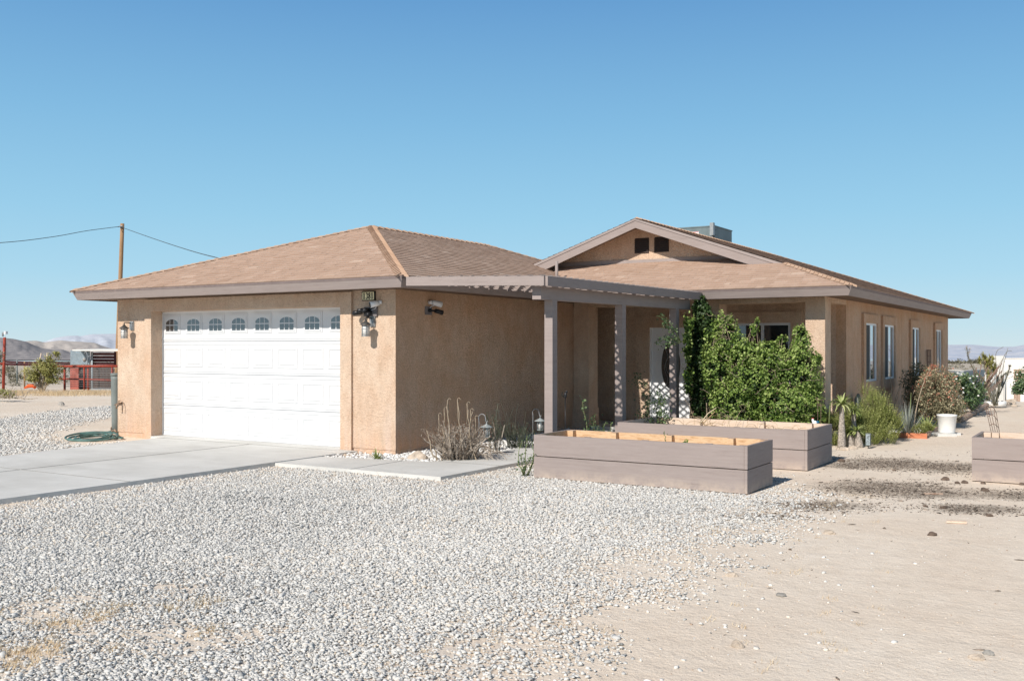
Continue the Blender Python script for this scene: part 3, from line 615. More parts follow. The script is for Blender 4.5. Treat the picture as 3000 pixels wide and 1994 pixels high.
mb.box(-9.9, SX-.002, 18.602, 18.95, 2.60, WT-.004); mb.box(SX-.36, SX-.002, 18.951, RY-.001, 2.60, WT-.004)
part(mb, 'porch_beam', M['stucco'], house)
for (x0, x1) in ((-5.02, SX), (-7.12, -6.69), (-9.91, -9.55)):
    mb = MB(); mb.box(x0, x1, 18.6, 19.02, -.1, 2.60); mb.box(x0-.02, x1+.02, 18.58, 19.04, -.1, .47); part(mb, 'porch_column', M['stucco'], house)
mb = MB(); mb.prism([(-11.1, 18.64), (-4.7, 18.64), (-4.7, 20.24), (-11.1, 20.24)], 'z', -.05, .10); part(mb, 'porch_slab', M['concrete'], house)
# raised trims around the side windows and porch openings
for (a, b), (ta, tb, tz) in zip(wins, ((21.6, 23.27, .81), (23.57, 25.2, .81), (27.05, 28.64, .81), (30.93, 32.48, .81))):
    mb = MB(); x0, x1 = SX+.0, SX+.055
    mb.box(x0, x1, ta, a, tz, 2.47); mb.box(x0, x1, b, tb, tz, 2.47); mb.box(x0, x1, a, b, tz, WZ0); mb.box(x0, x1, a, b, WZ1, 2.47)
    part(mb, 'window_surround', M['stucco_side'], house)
mb = MB(); ty = RY-.04
mb.box(-7.16, KX0, ty, RY, .80, 2.49); mb.box(KX1, -5.54, ty, RY, .80, 2.49); mb.box(KX0, KX1, ty, RY, KZ1, 2.49); mb.box(KX0, KX1, ty, RY, .8, KZ0)
part(mb, 'window_surround', M['stucco'], house)
mb = MB(); mb.box(-9.2, DWX0, ty, RY, .1, 2.44); mb.box(DWX1, -7.62, ty, RY, .1, 2.44); mb.box(DWX0, DWX1, ty, RY, 2.19, 2.44)
part(mb, 'door_surround', M['stucco'], house)
# side windows: sliding, near half screened
for a, b in wins:
    mb = MB(); fx0, fx1 = SX-.05, SX+.016; fw = .045
    mb.box(fx0, fx1, a, a+fw, WZ0, WZ1); mb.box(fx0, fx1, b-fw, b, WZ0, WZ1); mb.box(fx0, fx1, a+fw, b-fw, WZ0, WZ0+fw); mb.box(fx0, fx1, a+fw, b-fw, WZ1-fw, WZ1)
    m_ = (a+b)/2; mb.box(fx0+.005, fx1-.008, m_-.02, m_+.02, WZ0+fw, WZ1-fw)
    wf = part(mb, 'window', M['vinyl'], house)
    mb = MB(); mb.box(SX-.006, SX+.0, a+fw, m_-.02, WZ0+fw, WZ1-fw); part(mb, 'insect_screen', M['screen'], wf)
    mb = MB(); mb.box(SX-.012, SX-.004, m_+.02, b-fw, WZ0+fw, WZ1-fw); part(mb, 'pane', M['glass'], wf)
mb = MB(); y0, y1 = RY-.02, RY+.05; fw = .05; m_ = (KX0+KX1)/2
mb.box(KX0, KX0+fw, y0, y1, KZ0, KZ1); mb.box(KX1-fw, KX1, y0, y1, KZ0, KZ1); mb.box(KX0+fw, KX1-fw, y0, y1, KZ0, KZ0+fw); mb.box(KX0+fw, KX1-fw, y0, y1, KZ1-fw, KZ1); mb.box(m_-.028, m_+.028, y0+.005, y1-.01, KZ0+fw, KZ1-fw)
wf = part(mb, 'window', M['vinyl'], house)
for x0, x1 in ((KX0+fw, m_-.028), (m_+.028, KX1-fw)):
    mb = MB(); mb.box(x0, x1, RY+.012, RY+.02, KZ0+fw, KZ1-fw); part(mb, 'pane', M['darkglass'], wf)
mb = MB()
for q in range(14):
    xx = KX0+.09+q*.078
    if abs(xx-m_) > .05: mb.box(xx, xx+.045, RY+.03, RY+.035, KZ0+.06, KZ1-.06)
part(mb, 'blinds', M['block_grey'], wf)
# ---- front door with oval light
mb = MB(); dy = RY+.06
mb.box(DWX0+.03, DWX1-.03, dy, dy+.045, .12, 2.17)
fd = part(mb, 'front_door', M['white'], house)
mb = MB(); mb.box(DWX0, DWX0+.03, RY-.01, dy+.05, .1, 2.19); mb.box(DWX1-.03, DWX1, RY-.01, dy+.05, .1, 2.19); mb.box(DWX0+.03, DWX1-.03, RY-.01, dy+.05, 2.17, 2.19)
part(mb, 'door_frame', M['white'], fd)
ocx, ocz, orx, orz = (DWX0+DWX1)/2, 1.36, .225, .52
mb = MB(); n_ = 40; ring = lambda k: [(ocx+(orx+k)*math.cos(2*math.pi*i/n_), ocz+(orz+k)*math.sin(2*math.pi*i/n_)) for i in range(n_)]
mb.prism(ring(0), 'y', dy-.006, dy-.001); g_ = part(mb, 'oval_pane', M['darkglass'], fd)
mb = MB(); a, b = ring(.035), ring(-.004)
vs = [(p[0], dy-.012, p[1]) for p in a]+[(p[0], dy-.012, p[1]) for p in b]+[(p[0], dy-.0005, p[1]) for p in a]
fs = [(i, (i+1) % n_, n_+(i+1) % n_, n_+i) for i in range(n_)]+[(i, (i+1) % n_, 2*n_+(i+1) % n_, 2*n_+i) for i in range(n_)]
mb.add(vs, fs); part(mb, 'oval_moulding', M['white'], fd)
mb = MB()
for k in (-.5, 0, .5): mb.tube([(ocx+orx*k+.04*math.sin(q*.9), dy-.010, ocz+orz*.92*(q/6-1)*math.sqrt(1-k*k*.8)) for q in range(13)], .004, 5)
mb.tube([(ocx+orx*.55*math.cos(q*.4), dy-.010, ocz+.2*math.sin(q*.4)) for q in range(17)], .004, 5)
part(mb, 'leading', M['greymetal'], g_)
for (z0, z1, x0, x1) in ((.22, .62, DWX0+.12, DWX1-.12), (.72, 2.05, DWX0+.1, DWX1-.1)):
    mb = MB(); k = .018
    mb.box(x0, x1, dy-.006, dy-.001, z0, z0+k); mb.box(x0, x1, dy-.006, dy-.001, z1-k, z1); mb.box(x0, x0+k, dy-.006, dy-.001, z0+k, z1-k); mb.box(x1-k, x1, dy-.006, dy-.001, z0+k, z1-k)
    part(mb, 'door_moulding', M['white'], fd)
mb = MB(); mb.lathe((DWX1-.1, dy-.03, 1.02), [(.001, -.03), (.028, -.015), (.03, .01), (.001, .03)], 12); part(mb, 'door_knob', M['brass'], fd)
# ---- gable
PZ = 4.55; RKY = 19.66; RX = -8.96; pit = .345
gy = RY
mb = MB(); zg = lambda x: PZ-.06-pit*abs(x-RX)
mb.prism([(-11.6, 3.5), (-5.9, 3.5), (-5.9, zg(-5.9)), (RX, zg(RX)), (-11.6, zg(-11.6))], 'y', gy, gy+.1); part(mb, 'gable_wall', M['stucco'], house)
mb = MB(); mb.prism([(-11.5, 3.5), (-5.95, 3.5), (-5.95, 3.52), (-7.0, 3.70), (-8.8, 3.70), (-11.3, 3.72), (-11.5, 3.72)], 'y', gy-.03, gy-.001); part(mb, 'base_trim', M['trim'], house)
for x0, x1 in ((-9.24, -8.90), (-8.77, -8.43)):
    mb = MB(); z0, z1 = 3.845, 4.18
    mb.box(x0, x1, gy-.004, gy-.001, z0, z1)
    fr = part(mb, 'gable_vent', M['ink'], house)
    mb = MB()
    for q in range(7):
        zz = z0+.012+q*(z1-z0-.02)/7; mb.add([(x0, gy-.03, zz), (x1, gy-.03, zz), (x1, gy-.006, zz+.034), (x0, gy-.006, zz+.034), (x0, gy-.03, zz-.006), (x1, gy-.03, zz-.006)], [(0, 1, 2, 3), (4, 5, 1, 0)])
    part(mb, 'louvre', M['vent'], fr)
# ---- fascia and soffit
def fascia(mb, pts, inw, z1, z0, tilt=.055, th=.04, lip=None):
    """pts: eave corner polyline (x,y); inw: inward 2-D offset direction at each point"""
    n = len(pts)
    for i in range(n-1):
        q = []
        for j in (i, i+1):
            (x, y), (ix, iy) = pts[j], inw[j]
            q.append([(x, y, z1), (x+ix*tilt, y+iy*tilt, z0), (x+ix*(tilt+th), y+iy*(tilt+th), z0), (x+ix*th, y+iy*th, z1)])
        vs = q[0]+q[1]; mb.add(vs, [(0, 1, 5, 4), (1, 2, 6, 5), (2, 3, 7, 6), (3, 0, 4, 7)]+[(0, 3, 2, 1), (4, 5, 6, 7)])
EZ = 2.85
gp_, gi = [(-17.4, 24.2), (-17.4, 11.96), (-9.33, 11.96), (-9.33, 17.98)], [(1, -1), (1, 1), (-1, 1), (-1, 1)]
mp_, mi_ = [(-9.30, 18.0), (-4.06, 18.0), (-4.06, 34.4), (-13.86, 34.4)], [(0, 1), (-1, 1), (-1, -1), (1, -1)]
for pts, inw in ((gp_, gi), (mp_, mi_)):
    mb = MB(); fascia(mb, pts, inw, EZ-.045, EZ-.175); part(mb, 'fascia', M['plank'], house)
    mb = MB(); out = [(p[0]-i[0]*.014, p[1]-i[1]*.014) for p, i in zip(pts, inw)]; fascia(mb, out, inw, EZ-.002, EZ-.042, .012, .05); part(mb, 'drip_edge', M['trim_strip'], house)
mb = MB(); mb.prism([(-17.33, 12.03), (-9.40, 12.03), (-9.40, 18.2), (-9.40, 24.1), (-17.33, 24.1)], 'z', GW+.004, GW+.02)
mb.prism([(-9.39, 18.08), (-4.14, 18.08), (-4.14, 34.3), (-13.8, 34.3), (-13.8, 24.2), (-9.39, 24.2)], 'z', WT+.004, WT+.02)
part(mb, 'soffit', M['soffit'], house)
# ---- shingled slopes
def clip2(poly, clip):
    out = poly; n = len(clip)
    for i in range(n):
        (ax, ay), (bx, by) = clip[i], clip[(i+1) % n]; inp = out; out = []
        if not inp: return []
        for j in range(len(inp)):
            p, q = inp[j], inp[(j+1) % len(inp)]
            sp_ = (bx-ax)*(p[1]-ay)-(by-ay)*(p[0]-ax); sq = (bx-ax)*(q[1]-ay)-(by-ay)*(q[0]-ax)
            if sp_ >= -1e-9: out.append(p)
            if (sp_ > 1e-9 and sq < -1e-9) or (sp_ < -1e-9 and sq > 1e-9):
                t = sp_/(sp_-sq); out.append((p[0]+(q[0]-p[0])*t, p[1]+(q[1]-p[1])*t))
    return out
def slope(mb, O, U, Vv, polys, seed=0, e=.145):
    """O eave origin, U unit along eave, Vv unit up the slope; polys lists of 3-D convex polygons in the plane"""
    O, U, Vv = Vector(O), Vector(U).normalized(), Vector(Vv).normalized(); Nn = U.cross(Vv).normalized()
    if Nn.z < 0: Nn = -Nn
    rnd = random.Random(seed); P2 = []
    for poly in polys:
        p2 = [((Vector(p)-O).dot(U), (Vector(p)-O).dot(Vv)) for p in poly]
        ar = sum(p2[i][0]*p2[(i+1) % len(p2)][1]-p2[(i+1) % len(p2)][0]*p2[i][1] for i in range(len(p2)))
        P2.append(p2 if ar > 0 else p2[::-1])
    u0 = min(p[0] for q in P2 for p in q); u1 = max(p[0] for q in P2 for p in q); v0 = min(p[1] for q in P2 for p in q); v1 = max(p[1] for q in P2 for p in q)
    for q in P2:
        mb.add([tuple(O+U*p[0]+Vv*p[1]-Nn*.004) for p in q], [tuple(range(len(q)))], rv=.1)
    r = 0; v = v0
    while v < v1:
        u = u0-rnd.random()*.5; waver = [rnd.uniform(-.003, .003) for _ in range(3)]
        while u < u1:
            wd = rnd.choice((.09, .12, .16, .2, .26, .3)); lift = rnd.choice((0, .002, .004)); c = min(1, max(0, rnd.gauss(.46, .09)+(.26 if rnd.random() < .07 else 0)))
            tabs = [(u+.001, v), (u+wd, v), (u+wd, v+e+.004), (u+.001, v+e+.004)]
            for q in P2:
                cp = clip2(tabs, q)
                if len(cp) < 3: continue
                vs = []
                for p in cp:
                    k = (p[1]-v)/e; vs.append(tuple(O+U*p[0]+Vv*p[1]+Nn*((.008+lift)*(1-k)+.001)))
                n = len(cp); low = [i for i in range(n) if abs(cp[i][1]-v) < 1e-6]
                fs = [tuple(range(n))]
                mb.add(vs, fs, rv=c)
                if len(low) == 2:
                    a, b = cp[low[0]], cp[low[1]]
                    mb.add([tuple(O+U*a[0]+Vv*a[1]+Nn*(.009+lift)), tuple(O+U*b[0]+Vv*b[1]+Nn*(.009+lift)), tuple(O+U*b[0]+Vv*b[1]-Nn*.003), tuple(O+U*a[0]+Vv*a[1]-Nn*.003)], [(0, 1, 2, 3)], rv=max(0, c-.3))
            u += wd
        v += e; r += 1
def caps(mb, A, B, n1, n2, e=.15, w=.13, seed=1):
    """folded cap shingles from low end A to high end B; n1, n2 outward downslope directions of the two faces"""
    A, B = Vector(A), Vector(B); A = A+(B-A).normalized()*.07; d = (B-A); Lh = d.length; d.normalize(); rnd = random.Random(seed); k = 0
    n1 = Vector(n1).normalized(); n2 = Vector(n2).normalized(); up = -(n1+n2); up = up.normalized() if up.length > .01 else Vector((0, 0, 1))
    up = Vector((0, 0, 1))
    while k*e < Lh:
        a = A+d*(k*e); b = A+d*min(Lh, k*e+e+.02); h0, h1 = .030, .012; c = rnd.random()
        vs = []
        for p, h in ((a, h0), (b, h1)): vs += [p+n1*w+up*h*.8, p+up*(h+.006), p+n2*w+up*h*.8]
        a0 = [a+n1*w-up*.01, a-up*.01+up*.004, a+n2*w-up*.01]
        mb.add([tuple(q) for q in vs+a0], [(0, 1, 4, 3), (1, 2, 5, 4), (0, 6, 7, 1), (1, 7, 8, 2)], rv=c); k += 1
ex0, ex1, ey = -17.42, -9.31, 11.94; rx, ry0, ry1, rz, eb = -13.15, 15.85, 20.15, 4.24, 24.2
A_, B_, C1, D1 = (ex0, ey, EZ), (ex1, ey, EZ), (rx, ry0, rz), (rx, ry1, rz)
mb = MB()
slope(mb, A_, (1, 0, 0), (0, ry0-ey, rz-EZ), [[A_, B_, C1]], 1)
slope(mb, B_, (0, 1, 0), (rx-ex1, 0, rz-EZ), [[B_, (ex1, eb, EZ), D1, C1]], 2)
slope(mb, A_, (0, 1, 0), (rx-ex0, 0, rz-EZ), [[A_, C1, D1, (ex0, eb, EZ)]], 3)
slope(mb, (ex1, eb, EZ), (-1, 0, 0), (0, ry1-eb, rz-EZ), [[(ex1, eb, EZ), (ex0, eb, EZ), D1]], 4)
r1 = part(mb, 'garage_roof', M['shingle'], house)
n_f = (0, -1, -(rz-EZ)/(ry0-ey)); n_e = (1, 0, -(rz-EZ)/(ex1-rx)); n_w = (-1, 0, -(rz-EZ)/(rx-ex0)); n_b = (0, 1, -(rz-EZ)/(eb-ry1))
mb = MB(); caps(mb, B_, C1, n_f, n_e, .115, .15, 5); part(mb, 'hip_cap', M['cap'], r1)
mb = MB(); caps(mb, A_, C1, n_f, n_w, .15, .13, 6); part(mb, 'hip_cap', M['cap'], r1)
mb = MB(); caps(mb, C1, D1, n_w, n_e, .2, .13, 7); part(mb, 'ridge_cap', M['cap'], r1)
mb = MB(); caps(mb, (ex1, eb, EZ), D1, n_e, n_b, .2, .13, 8); part(mb, 'hip_cap', M['cap'], r1)
ME0, ME1 = -13.88, -4.04; MY0, MY1 = 17.98, 34.42; k_ = RKY-MY0; zk = EZ+pit*k_; RB = 29.5
xr = lambda z: RX+(PZ-z)/pit
mb = MB()
slope(mb, (ME1, MY0, EZ), (0, 1, 0), (-1, 0, pit), [[(ME1, RKY, EZ), (ME1, MY1, EZ), (RX, RB, PZ), (RX, RKY, PZ)], [(ME1, MY0, EZ), (ME1, RKY, EZ), (ME1-k_, RKY, zk)]], 11)
slope(mb, (ME0, RKY, EZ), (0, 1, 0), (1, 0, pit), [[(ME0, RKY, EZ), (RX, RKY, PZ), (RX, RB, PZ), (ME0, MY1, EZ)]], 12)
slope(mb, (-12.6, MY0, EZ), (1, 0, 0), (0, 1, pit), [[(-12.6, MY0, EZ), (ME1, MY0, EZ), (ME1-(RY-MY0), RY, EZ+pit*(RY-MY0)), (-12.6, RY, EZ+pit*(RY-MY0))]], 13)
slope(mb, (ME1, MY1, EZ), (-1, 0, 0), (0, -1, (PZ-EZ)/(MY1-RB)), [[(ME1, MY1, EZ), (ME0, MY1, EZ), (RX, RB, PZ)]], 14)
r2 = part(mb, 'main_roof', M['shingle'], house)
me_, mw_, mf_ = (1, 0, -pit), (-1, 0, -pit), (0, -1, -pit)
mb = MB(); caps(mb, (ME1, MY0, EZ), (ME1-k_, RKY, zk), mf_, me_, .15, .13, 9); part(mb, 'hip_cap', M['cap'], r2)
mb = MB(); caps(mb, (RX, RKY, PZ), (RX, RB, PZ), mw_, me_, .2, .13, 10); part(mb, 'ridge_cap', M['cap'], r2)
mb = MB(); caps(mb, (ME1, MY1, EZ), (RX, RB, PZ), me_, (0, 1, -.3), .2, .13, 10); part(mb, 'hip_cap', M['cap'], r2)
# rake boards of the gable
def rake(x_end, name, z_hi, z_lo, y0, y1, mat, cut=0.05):
    zt = lambda x: PZ-.012-pit*abs(x-RX); s = 1 if x_end > RX else -1
    mb = MB(); mb.prism([(RX, zt(RX)+z_hi), (x_end, zt(x_end)+z_hi), (x_end-s*cut, zt(x_end)+z_lo), (RX, zt(RX)+z_lo)], 'y', y0, y1); part(mb, name, mat, house)
for xe in (-5.72, -11.6):
    rake(xe, 'rake_board', -.045, -.20, RKY-.01, RKY+.03, M['plank'], .12)
    rake(xe, 'drip_edge', 0, -.043, RKY-.024, RKY+.03, M['trim'])
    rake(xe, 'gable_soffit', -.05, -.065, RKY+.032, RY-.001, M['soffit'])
mb = MB(); mb.tube([(-10.54, 19.0, 3.1), (-10.54, 19.0, 3.64)], .034, 12); part(mb, 'vent_pipe', M['trim'], house)
# ================================================================ PATIO COVER
pc = thing('patio_cover', 'mauve painted lattice patio cover with posts between garage and porch', 'pergola', (-8, 15, 0))
for (x, y) in ((-7.0, 12.5), (-7.0, 14.85), (-7.0, 17.17)):
    mb = MB(); mb.box(x-.137, x-.003, y, y+.14, -.02, 2.434+.04*(y-12.16)/5.69); part(mb, 'post', M['plank'], pc)
def bar(mb, p0, p1, wx, h0, h1=None):
    """horizontal timber from p0 to p1 (bottom outer edge), wx horizontal thickness, h height"""
    p0, p1 = Vector(p0), Vector(p1); d = (p1-p0); d.z = 0; d.normalize(); s = Vector((d.y, -d.x, 0))*wx
    vs = [p0, p0-s, p1-s, p1]; vt = [q+Vector((0, 0, h0)) for q in vs]
    mb.add([tuple(q) for q in vs+vt], [(0, 1, 2, 3), (4, 7, 6, 5), (0, 4, 5, 1), (1, 5, 6, 2), (2, 6, 7, 3), (3, 7, 4, 0)])
mb = MB(); bar(mb, (-7.0, 12.16, 2.435), (-7.0, 17.85, 2.475), .142, .185); part(mb, 'beam', M['plank'], pc)
mb = MB(); bar(mb, (-9.26, 12.02, 2.69), (-6.85, 12.02, 2.615), -.04, .135); part(mb, 'rim_board', M['plank'], pc)
mb = MB(); bar(mb, (-6.81, 12.02, 2.612), (-6.81, 17.99, 2.66), .04, .135); part(mb, 'rim_board', M['plank'], pc)
zpc = lambda x, y: 2.75+(y-12)*.008+(-6.81-x)*.0296+.004
for k in range(9):
    y = 12.55+k*.6; mb = MB(); z = zpc(-6.9, y)
    if y < 17.9: bar(mb, (-9.28, y, zpc(-9.28, y)-.094), (-6.852, y, zpc(-6.852, y)-.094), -.038, .088); part(mb, 'rafter', M['plank'], pc)
def lattice(mb, x0, x1, y0, y1, zf, sp_=.14, w_=.042, th=.008):
    for layer, sgn in ((0, 1), (1, -1)):
        c = x0-(y1-y0) if sgn > 0 else x0
        end = x1 if sgn > 0 else x1+(y1-y0)
        while c < end:
            # line x = c + sgn*(y-y0)
            ya, yb = y0, y1
            xa, xb = c, c+sgn*(yb-ya)
            def clipx(xa, ya, xb, yb):
                if xa > xb: xa, ya, xb, yb = xb, yb, xa, ya
                if xb <= x0 or xa >= x1: return None
                if xa < x0: t = (x0-xa)/(xb-xa); ya = ya+(yb-ya)*t; xa = x0
                if xb > x1: t = (x1-xa)/(xb-xa); yb = ya+(yb-ya)*t; xb = x1
                return xa, ya, xb, yb
            r = clipx(xa, ya, xb, yb)
            if r and abs(r[2]-r[0]) > .02:
                xa, ya, xb, yb = r; dx, dy = xb-xa, yb-ya; l = math.hypot(dx, dy); nx_, ny_ = -dy/l*w_/2, dx/l*w_/2; z0 = layer*th*1.05
                vs = []
                for (px_, py_) in ((xa+nx_, ya+ny_), (xa-nx_, ya-ny_), (xb-nx_, yb-ny_), (xb+nx_, yb+ny_)): vs.append((px_, py_, zf(px_, py_)+z0))
                vt = [(a, b, c_+th) for a, b, c_ in vs]
                mb.add(vs+vt, [(0, 3, 2, 1), (4, 5, 6, 7), (0, 1, 5, 4), (1, 2, 6, 5), (2, 3, 7, 6), (3, 0, 4, 7)])
            c += sp_*math.sqrt(2)
mb = MB(); lattice(mb, -9.26, -6.86, 12.05, 17.95, zpc); part(mb, 'lattice', M['trim'], pc)
# ================================================================ FITTINGS ON THE WALLS
def wall_lamp(x, label):
    y = GY; t = thing('wall_lamp', label, 'wall lamp', (x, y, 2.17), 'outdoor lamps on the garage wall')
    mb = MB(); mb.box(x-.055, x+.055, y-.025, y-.001, 2.09, 2.26); mb.box(x-.04, x+.04, y-.04, y-.0251, 2.11, 2.24); part(mb, 'backplate', M['greymetal'], t)
    ly = y-.19
    mb = MB(); mb.tube([(x, y-.03, 2.22), (x, y-.10, 2.235), (x, ly+.02, 2.235), (x, ly, 2.225), (x, ly, 2.19)], .011, 8); part(mb, 'arm', M['darkmetal'], t)
    mb = MB(); mb.lathe((x, ly, 2.115), [(.092, 0), (.092, .008), (.065, .03), (.03, .055), (.012, .085), (.001, .09)], 24); part(mb, 'cap', M['darkmetal'], t)
    mb = MB(); mb.lathe((x, ly, 1.945), [(.058, 0), (.058, .165)], 24); part(mb, 'glass', M['lampglass'], t)
    mb = MB(); mb.lathe((x, ly, 1.93), [(.07, 0), (.07, .012)], 24)
    for k in range(6):
        an = k*math.pi/3+.3; px_, py_ = x+.066*math.cos(an), ly+.066*math.sin(an); mb.tube([(px_, py_, 1.935), (px_, py_, 2.118)], .004, 6)
    mb.tube([(x+.069*math.cos(q*.2618), ly+.069*math.sin(q*.2618), 2.055) for q in range(25)], .003, 6, cap=False)
    part(mb, 'cage', M['greymetal'], t)
wall_lamp(-16.40, 'cage lantern on the narrow wall strip left of the garage door')
wall_lamp(-10.38, 'cage lantern under the camera cluster, right of the garage door')
def text(body, size, loc, rot, mat, parent, name, sx=1., ext=.002, off=0.):
    c = bpy.data.curves.new(name, 'FONT'); c.body = body; c.size = size; c.align_x = 'CENTER'; c.align_y = 'CENTER'; c.extrude = ext; c.offset = off; c.space_character = 1.12
    o = bpy.data.objects.new(name+'_tmp', c); COL.objects.link(o); bpy.context.view_layer.update()
    me = bpy.data.meshes.new_from_object(o.evaluated_get(bpy.context.evaluated_depsgraph_get())); bpy.data.objects.remove(o)
    mt = Matrix.Translation(loc) @ rot @ Matrix.Diagonal((sx, 1, 1, 1)); me.transform(mt); me.materials.clear(); me.materials.append(mat)
    q = bpy.data.objects.new(name, me); COL.objects.link(q)
    if parent: q.parent = parent; q.location = -Vector(abs_loc(parent))
    return q
nx0 = -10.46
hn = thing('house_number', 'black framed cream plate reading 1381 above the camera cluster', 'number plate', (nx0, GY, 2.59))
mb = MB(); mb.box(nx0-.135, nx0+.135, GY-.03, GY-.001, 2.515, 2.67); part(mb, 'plate_frame', M['ink'], hn)
mb = MB(); mb.box(nx0-.12, nx0+.12, GY-.034, GY-.0301, 2.53, 2.655); part(mb, 'plate', M['plate_cream'], hn)
# condensed slab numerals drawn as strokes
def numerals(mb, x, z, h, ch):
    w2 = .018; y0, y1 = GY-.038, GY-.0345; k = .016
    def st(ax, az, bx, bz, kk=k):
        dx, dz = bx-ax, bz-az; l = math.hypot(dx, dz) or 1; nx_, nz_ = -dz/l*kk/2, dx/l*kk/2
        mb.prism([(ax+nx_, az+nz_), (bx+nx_, bz+nz_), (bx-nx_, bz-nz_), (ax-nx_, az-nz_)], 'y', y0, y1)
    def arc(cx, cz, rx_, rz_, a0, a1, n=14):
        ps = [(cx+rx_*math.cos(R(a0+(a1-a0)*i/n)), cz+rz_*math.sin(R(a0+(a1-a0)*i/n))) for i in range(n+1)]
        o_ = [(cx+(rx_+k/2)*math.cos(R(a0+(a1-a0)*i/n)), cz+(rz_+k/2*.8)*math.sin(R(a0+(a1-a0)*i/n))) for i in range(n+1)]
        i_ = [(cx+(rx_-k/2)*math.cos(R(a0+(a1-a0)*i/n)), cz+(rz_-k/2*.8)*math.sin(R(a0+(a1-a0)*i/n))) for i in range(n+1)]
        for i in range(n): mb.prism([o_[i], o_[i+1], i_[i+1], i_[i]], 'y', y0, y1)
    if ch == '1': st(x, z, x, z+h, .019); st(x-.018, z+.005, x+.018, z+.005, .010); st(x-.014, z+h-.016, x, z+h-.003, .009)
    if ch == '8': arc(x, z+h*.26, w2*.85, h*.22, 0, 360, 20); arc(x, z+h*.74, w2*.75, h*.21, 0, 360, 20)
    if ch == '3': arc(x, z+h*.26, w2*.85, h*.22, -165, 80); arc(x, z+h*.74, w2*.8, h*.21, -80, 165)
mb = MB()
for i, ch in enumerate('1381'): numerals(mb, nx0-.084+i*.056, 2.541, .103, ch)
part(mb, 'numerals', M['ink'], hn)
# cameras
def cyl(mb, a, b, r0, r1=None, n=18): mb.tube([a, b], [r0, r1 if r1 is not None else r0], n)
cl = thing('floodlight_camera', 'black spotlight camera cluster on a grey block under the house number', 'security camera', (-10.42, GY, 2.33))
mb = MB(); mb.box(-10.55, -10.28, GY-.035, GY-.001, 2.26, 2.41); part(mb, 'mount_block', M['block_grey'], cl)
mb = MB(); mb.box(-10.52, -10.38, GY-.07, GY-.0351, 2.30, 2.39); part(mb, 'base', M['black'], cl)
for (x, z, dx) in ((-10.56, 2.33, -.10), (-10.50, 2.365, -.05), (-10.44, 2.365, .0), (-10.40, 2.30, .04)):
    mb = MB(); cyl(mb, (x, GY-.06, z), (x+dx, GY-.17, z-.02), .034, .04); cyl(mb, (x+dx, GY-.165, z-.02), (x+dx*1.04, GY-.176, z-.021), .03, .028); part(mb, 'lamp_head', M['black'], cl)
wc = thing('white_camera', 'white bullet camera just below and right of the house number', 'security camera', (-10.3, GY, 2.46))
mb = MB(); cyl(mb, (-10.24, GY-.02, 2.475), (-10.33, GY-.14, 2.44), .045, .052); cyl(mb, (-10.2, GY, 2.49), (-10.235, GY-.03, 2.478), .03, .035); part(mb, 'body', M['white'], wc)
mb = MB(); cyl(mb, (-10.33, GY-.1395, 2.44), (-10.335, GY-.1455, 2.4385), .042, .04); part(mb, 'lens', M['black'], wc)
mb = MB(); mb.tube([(-10.28, GY-.03, 2.43), (-10.3, GY-.05, 2.38), (-10.4, GY-.045, 2.355)], .006, 6); part(mb, 'cable', M['white'], wc)
bc = thing('black_camera', 'small black bullet camera on a square plate on the shaded garage side wall', 'security camera', (GX1, 13.5, 2.37))
mb = MB(); mb.box(GX1+.001, GX1+.02, 13.34, 13.52, 2.30, 2.44); part(mb, 'mount_block', M['block_grey'], bc)
mb = MB(); cyl(mb, (GX1+.02, 13.44, 2.375), (GX1+.05, 13.44, 2.375), .036); cyl(mb, (GX1+.05, 13.44, 2.375), (GX1+.09, 13.52, 2.365), .014); cyl(mb, (GX1+.09, 13.52, 2.37), (GX1+.13, 13.66, 2.34), .035, .042); part(mb, 'body', M['black'], bc)
wc2 = thing('white_camera', 'white bullet camera high on the shaded garage side wall', 'security camera', (GX1, 13.5, 2.5))
mb = MB(); cyl(mb, (GX1, 13.45, 2.51), (GX1+.06, 13.47, 2.51), .03, .036); cyl(mb, (GX1+.06, 13.48, 2.51), (GX1+.12, 13.64, 2.475), .042, .052); part(mb, 'body', M['white'], wc2)
mb = MB(); mb.tube([(GX1+.07, 13.52, 2.46), (GX1+.03, 13.48, 2.44), (GX1+.022, 13.45, 2.41)], .006, 6); part(mb, 'cable', M['white'], wc2)
# hose bib
fb = thing('faucet', 'brass outdoor tap on the left garage corner above the hose', 'faucet', (-16.78, GY, .6))
mb = MB(); mb.tube([(-16.72, GY, .66), (-16.72, GY-.08, .66), (-16.72, GY-.12, .63), (-16.72, GY-.13, .56)], .014, 8); mb.tube([(-16.72, GY-.07, .66), (-16.72, GY-.07, .71)], .008, 6)
mb.lathe((-16.72, GY-.07, .705), [(.035, 0), (.035, .01)], 12); mb.tube([(-16.66, GY-.02, .68), (-16.62, GY-.05, .62), (-16.63, GY-.06, .5)], .008, 6); part(mb, 'tap', M['brass'], fb)
mb = MB(); mb.tube([(-16.88, GY-.05, .62), (-16.80, GY-.04, .66), (-16.74, GY-.04, .66)], .012, 8); part(mb, 'pipe', M['brass'], fb)
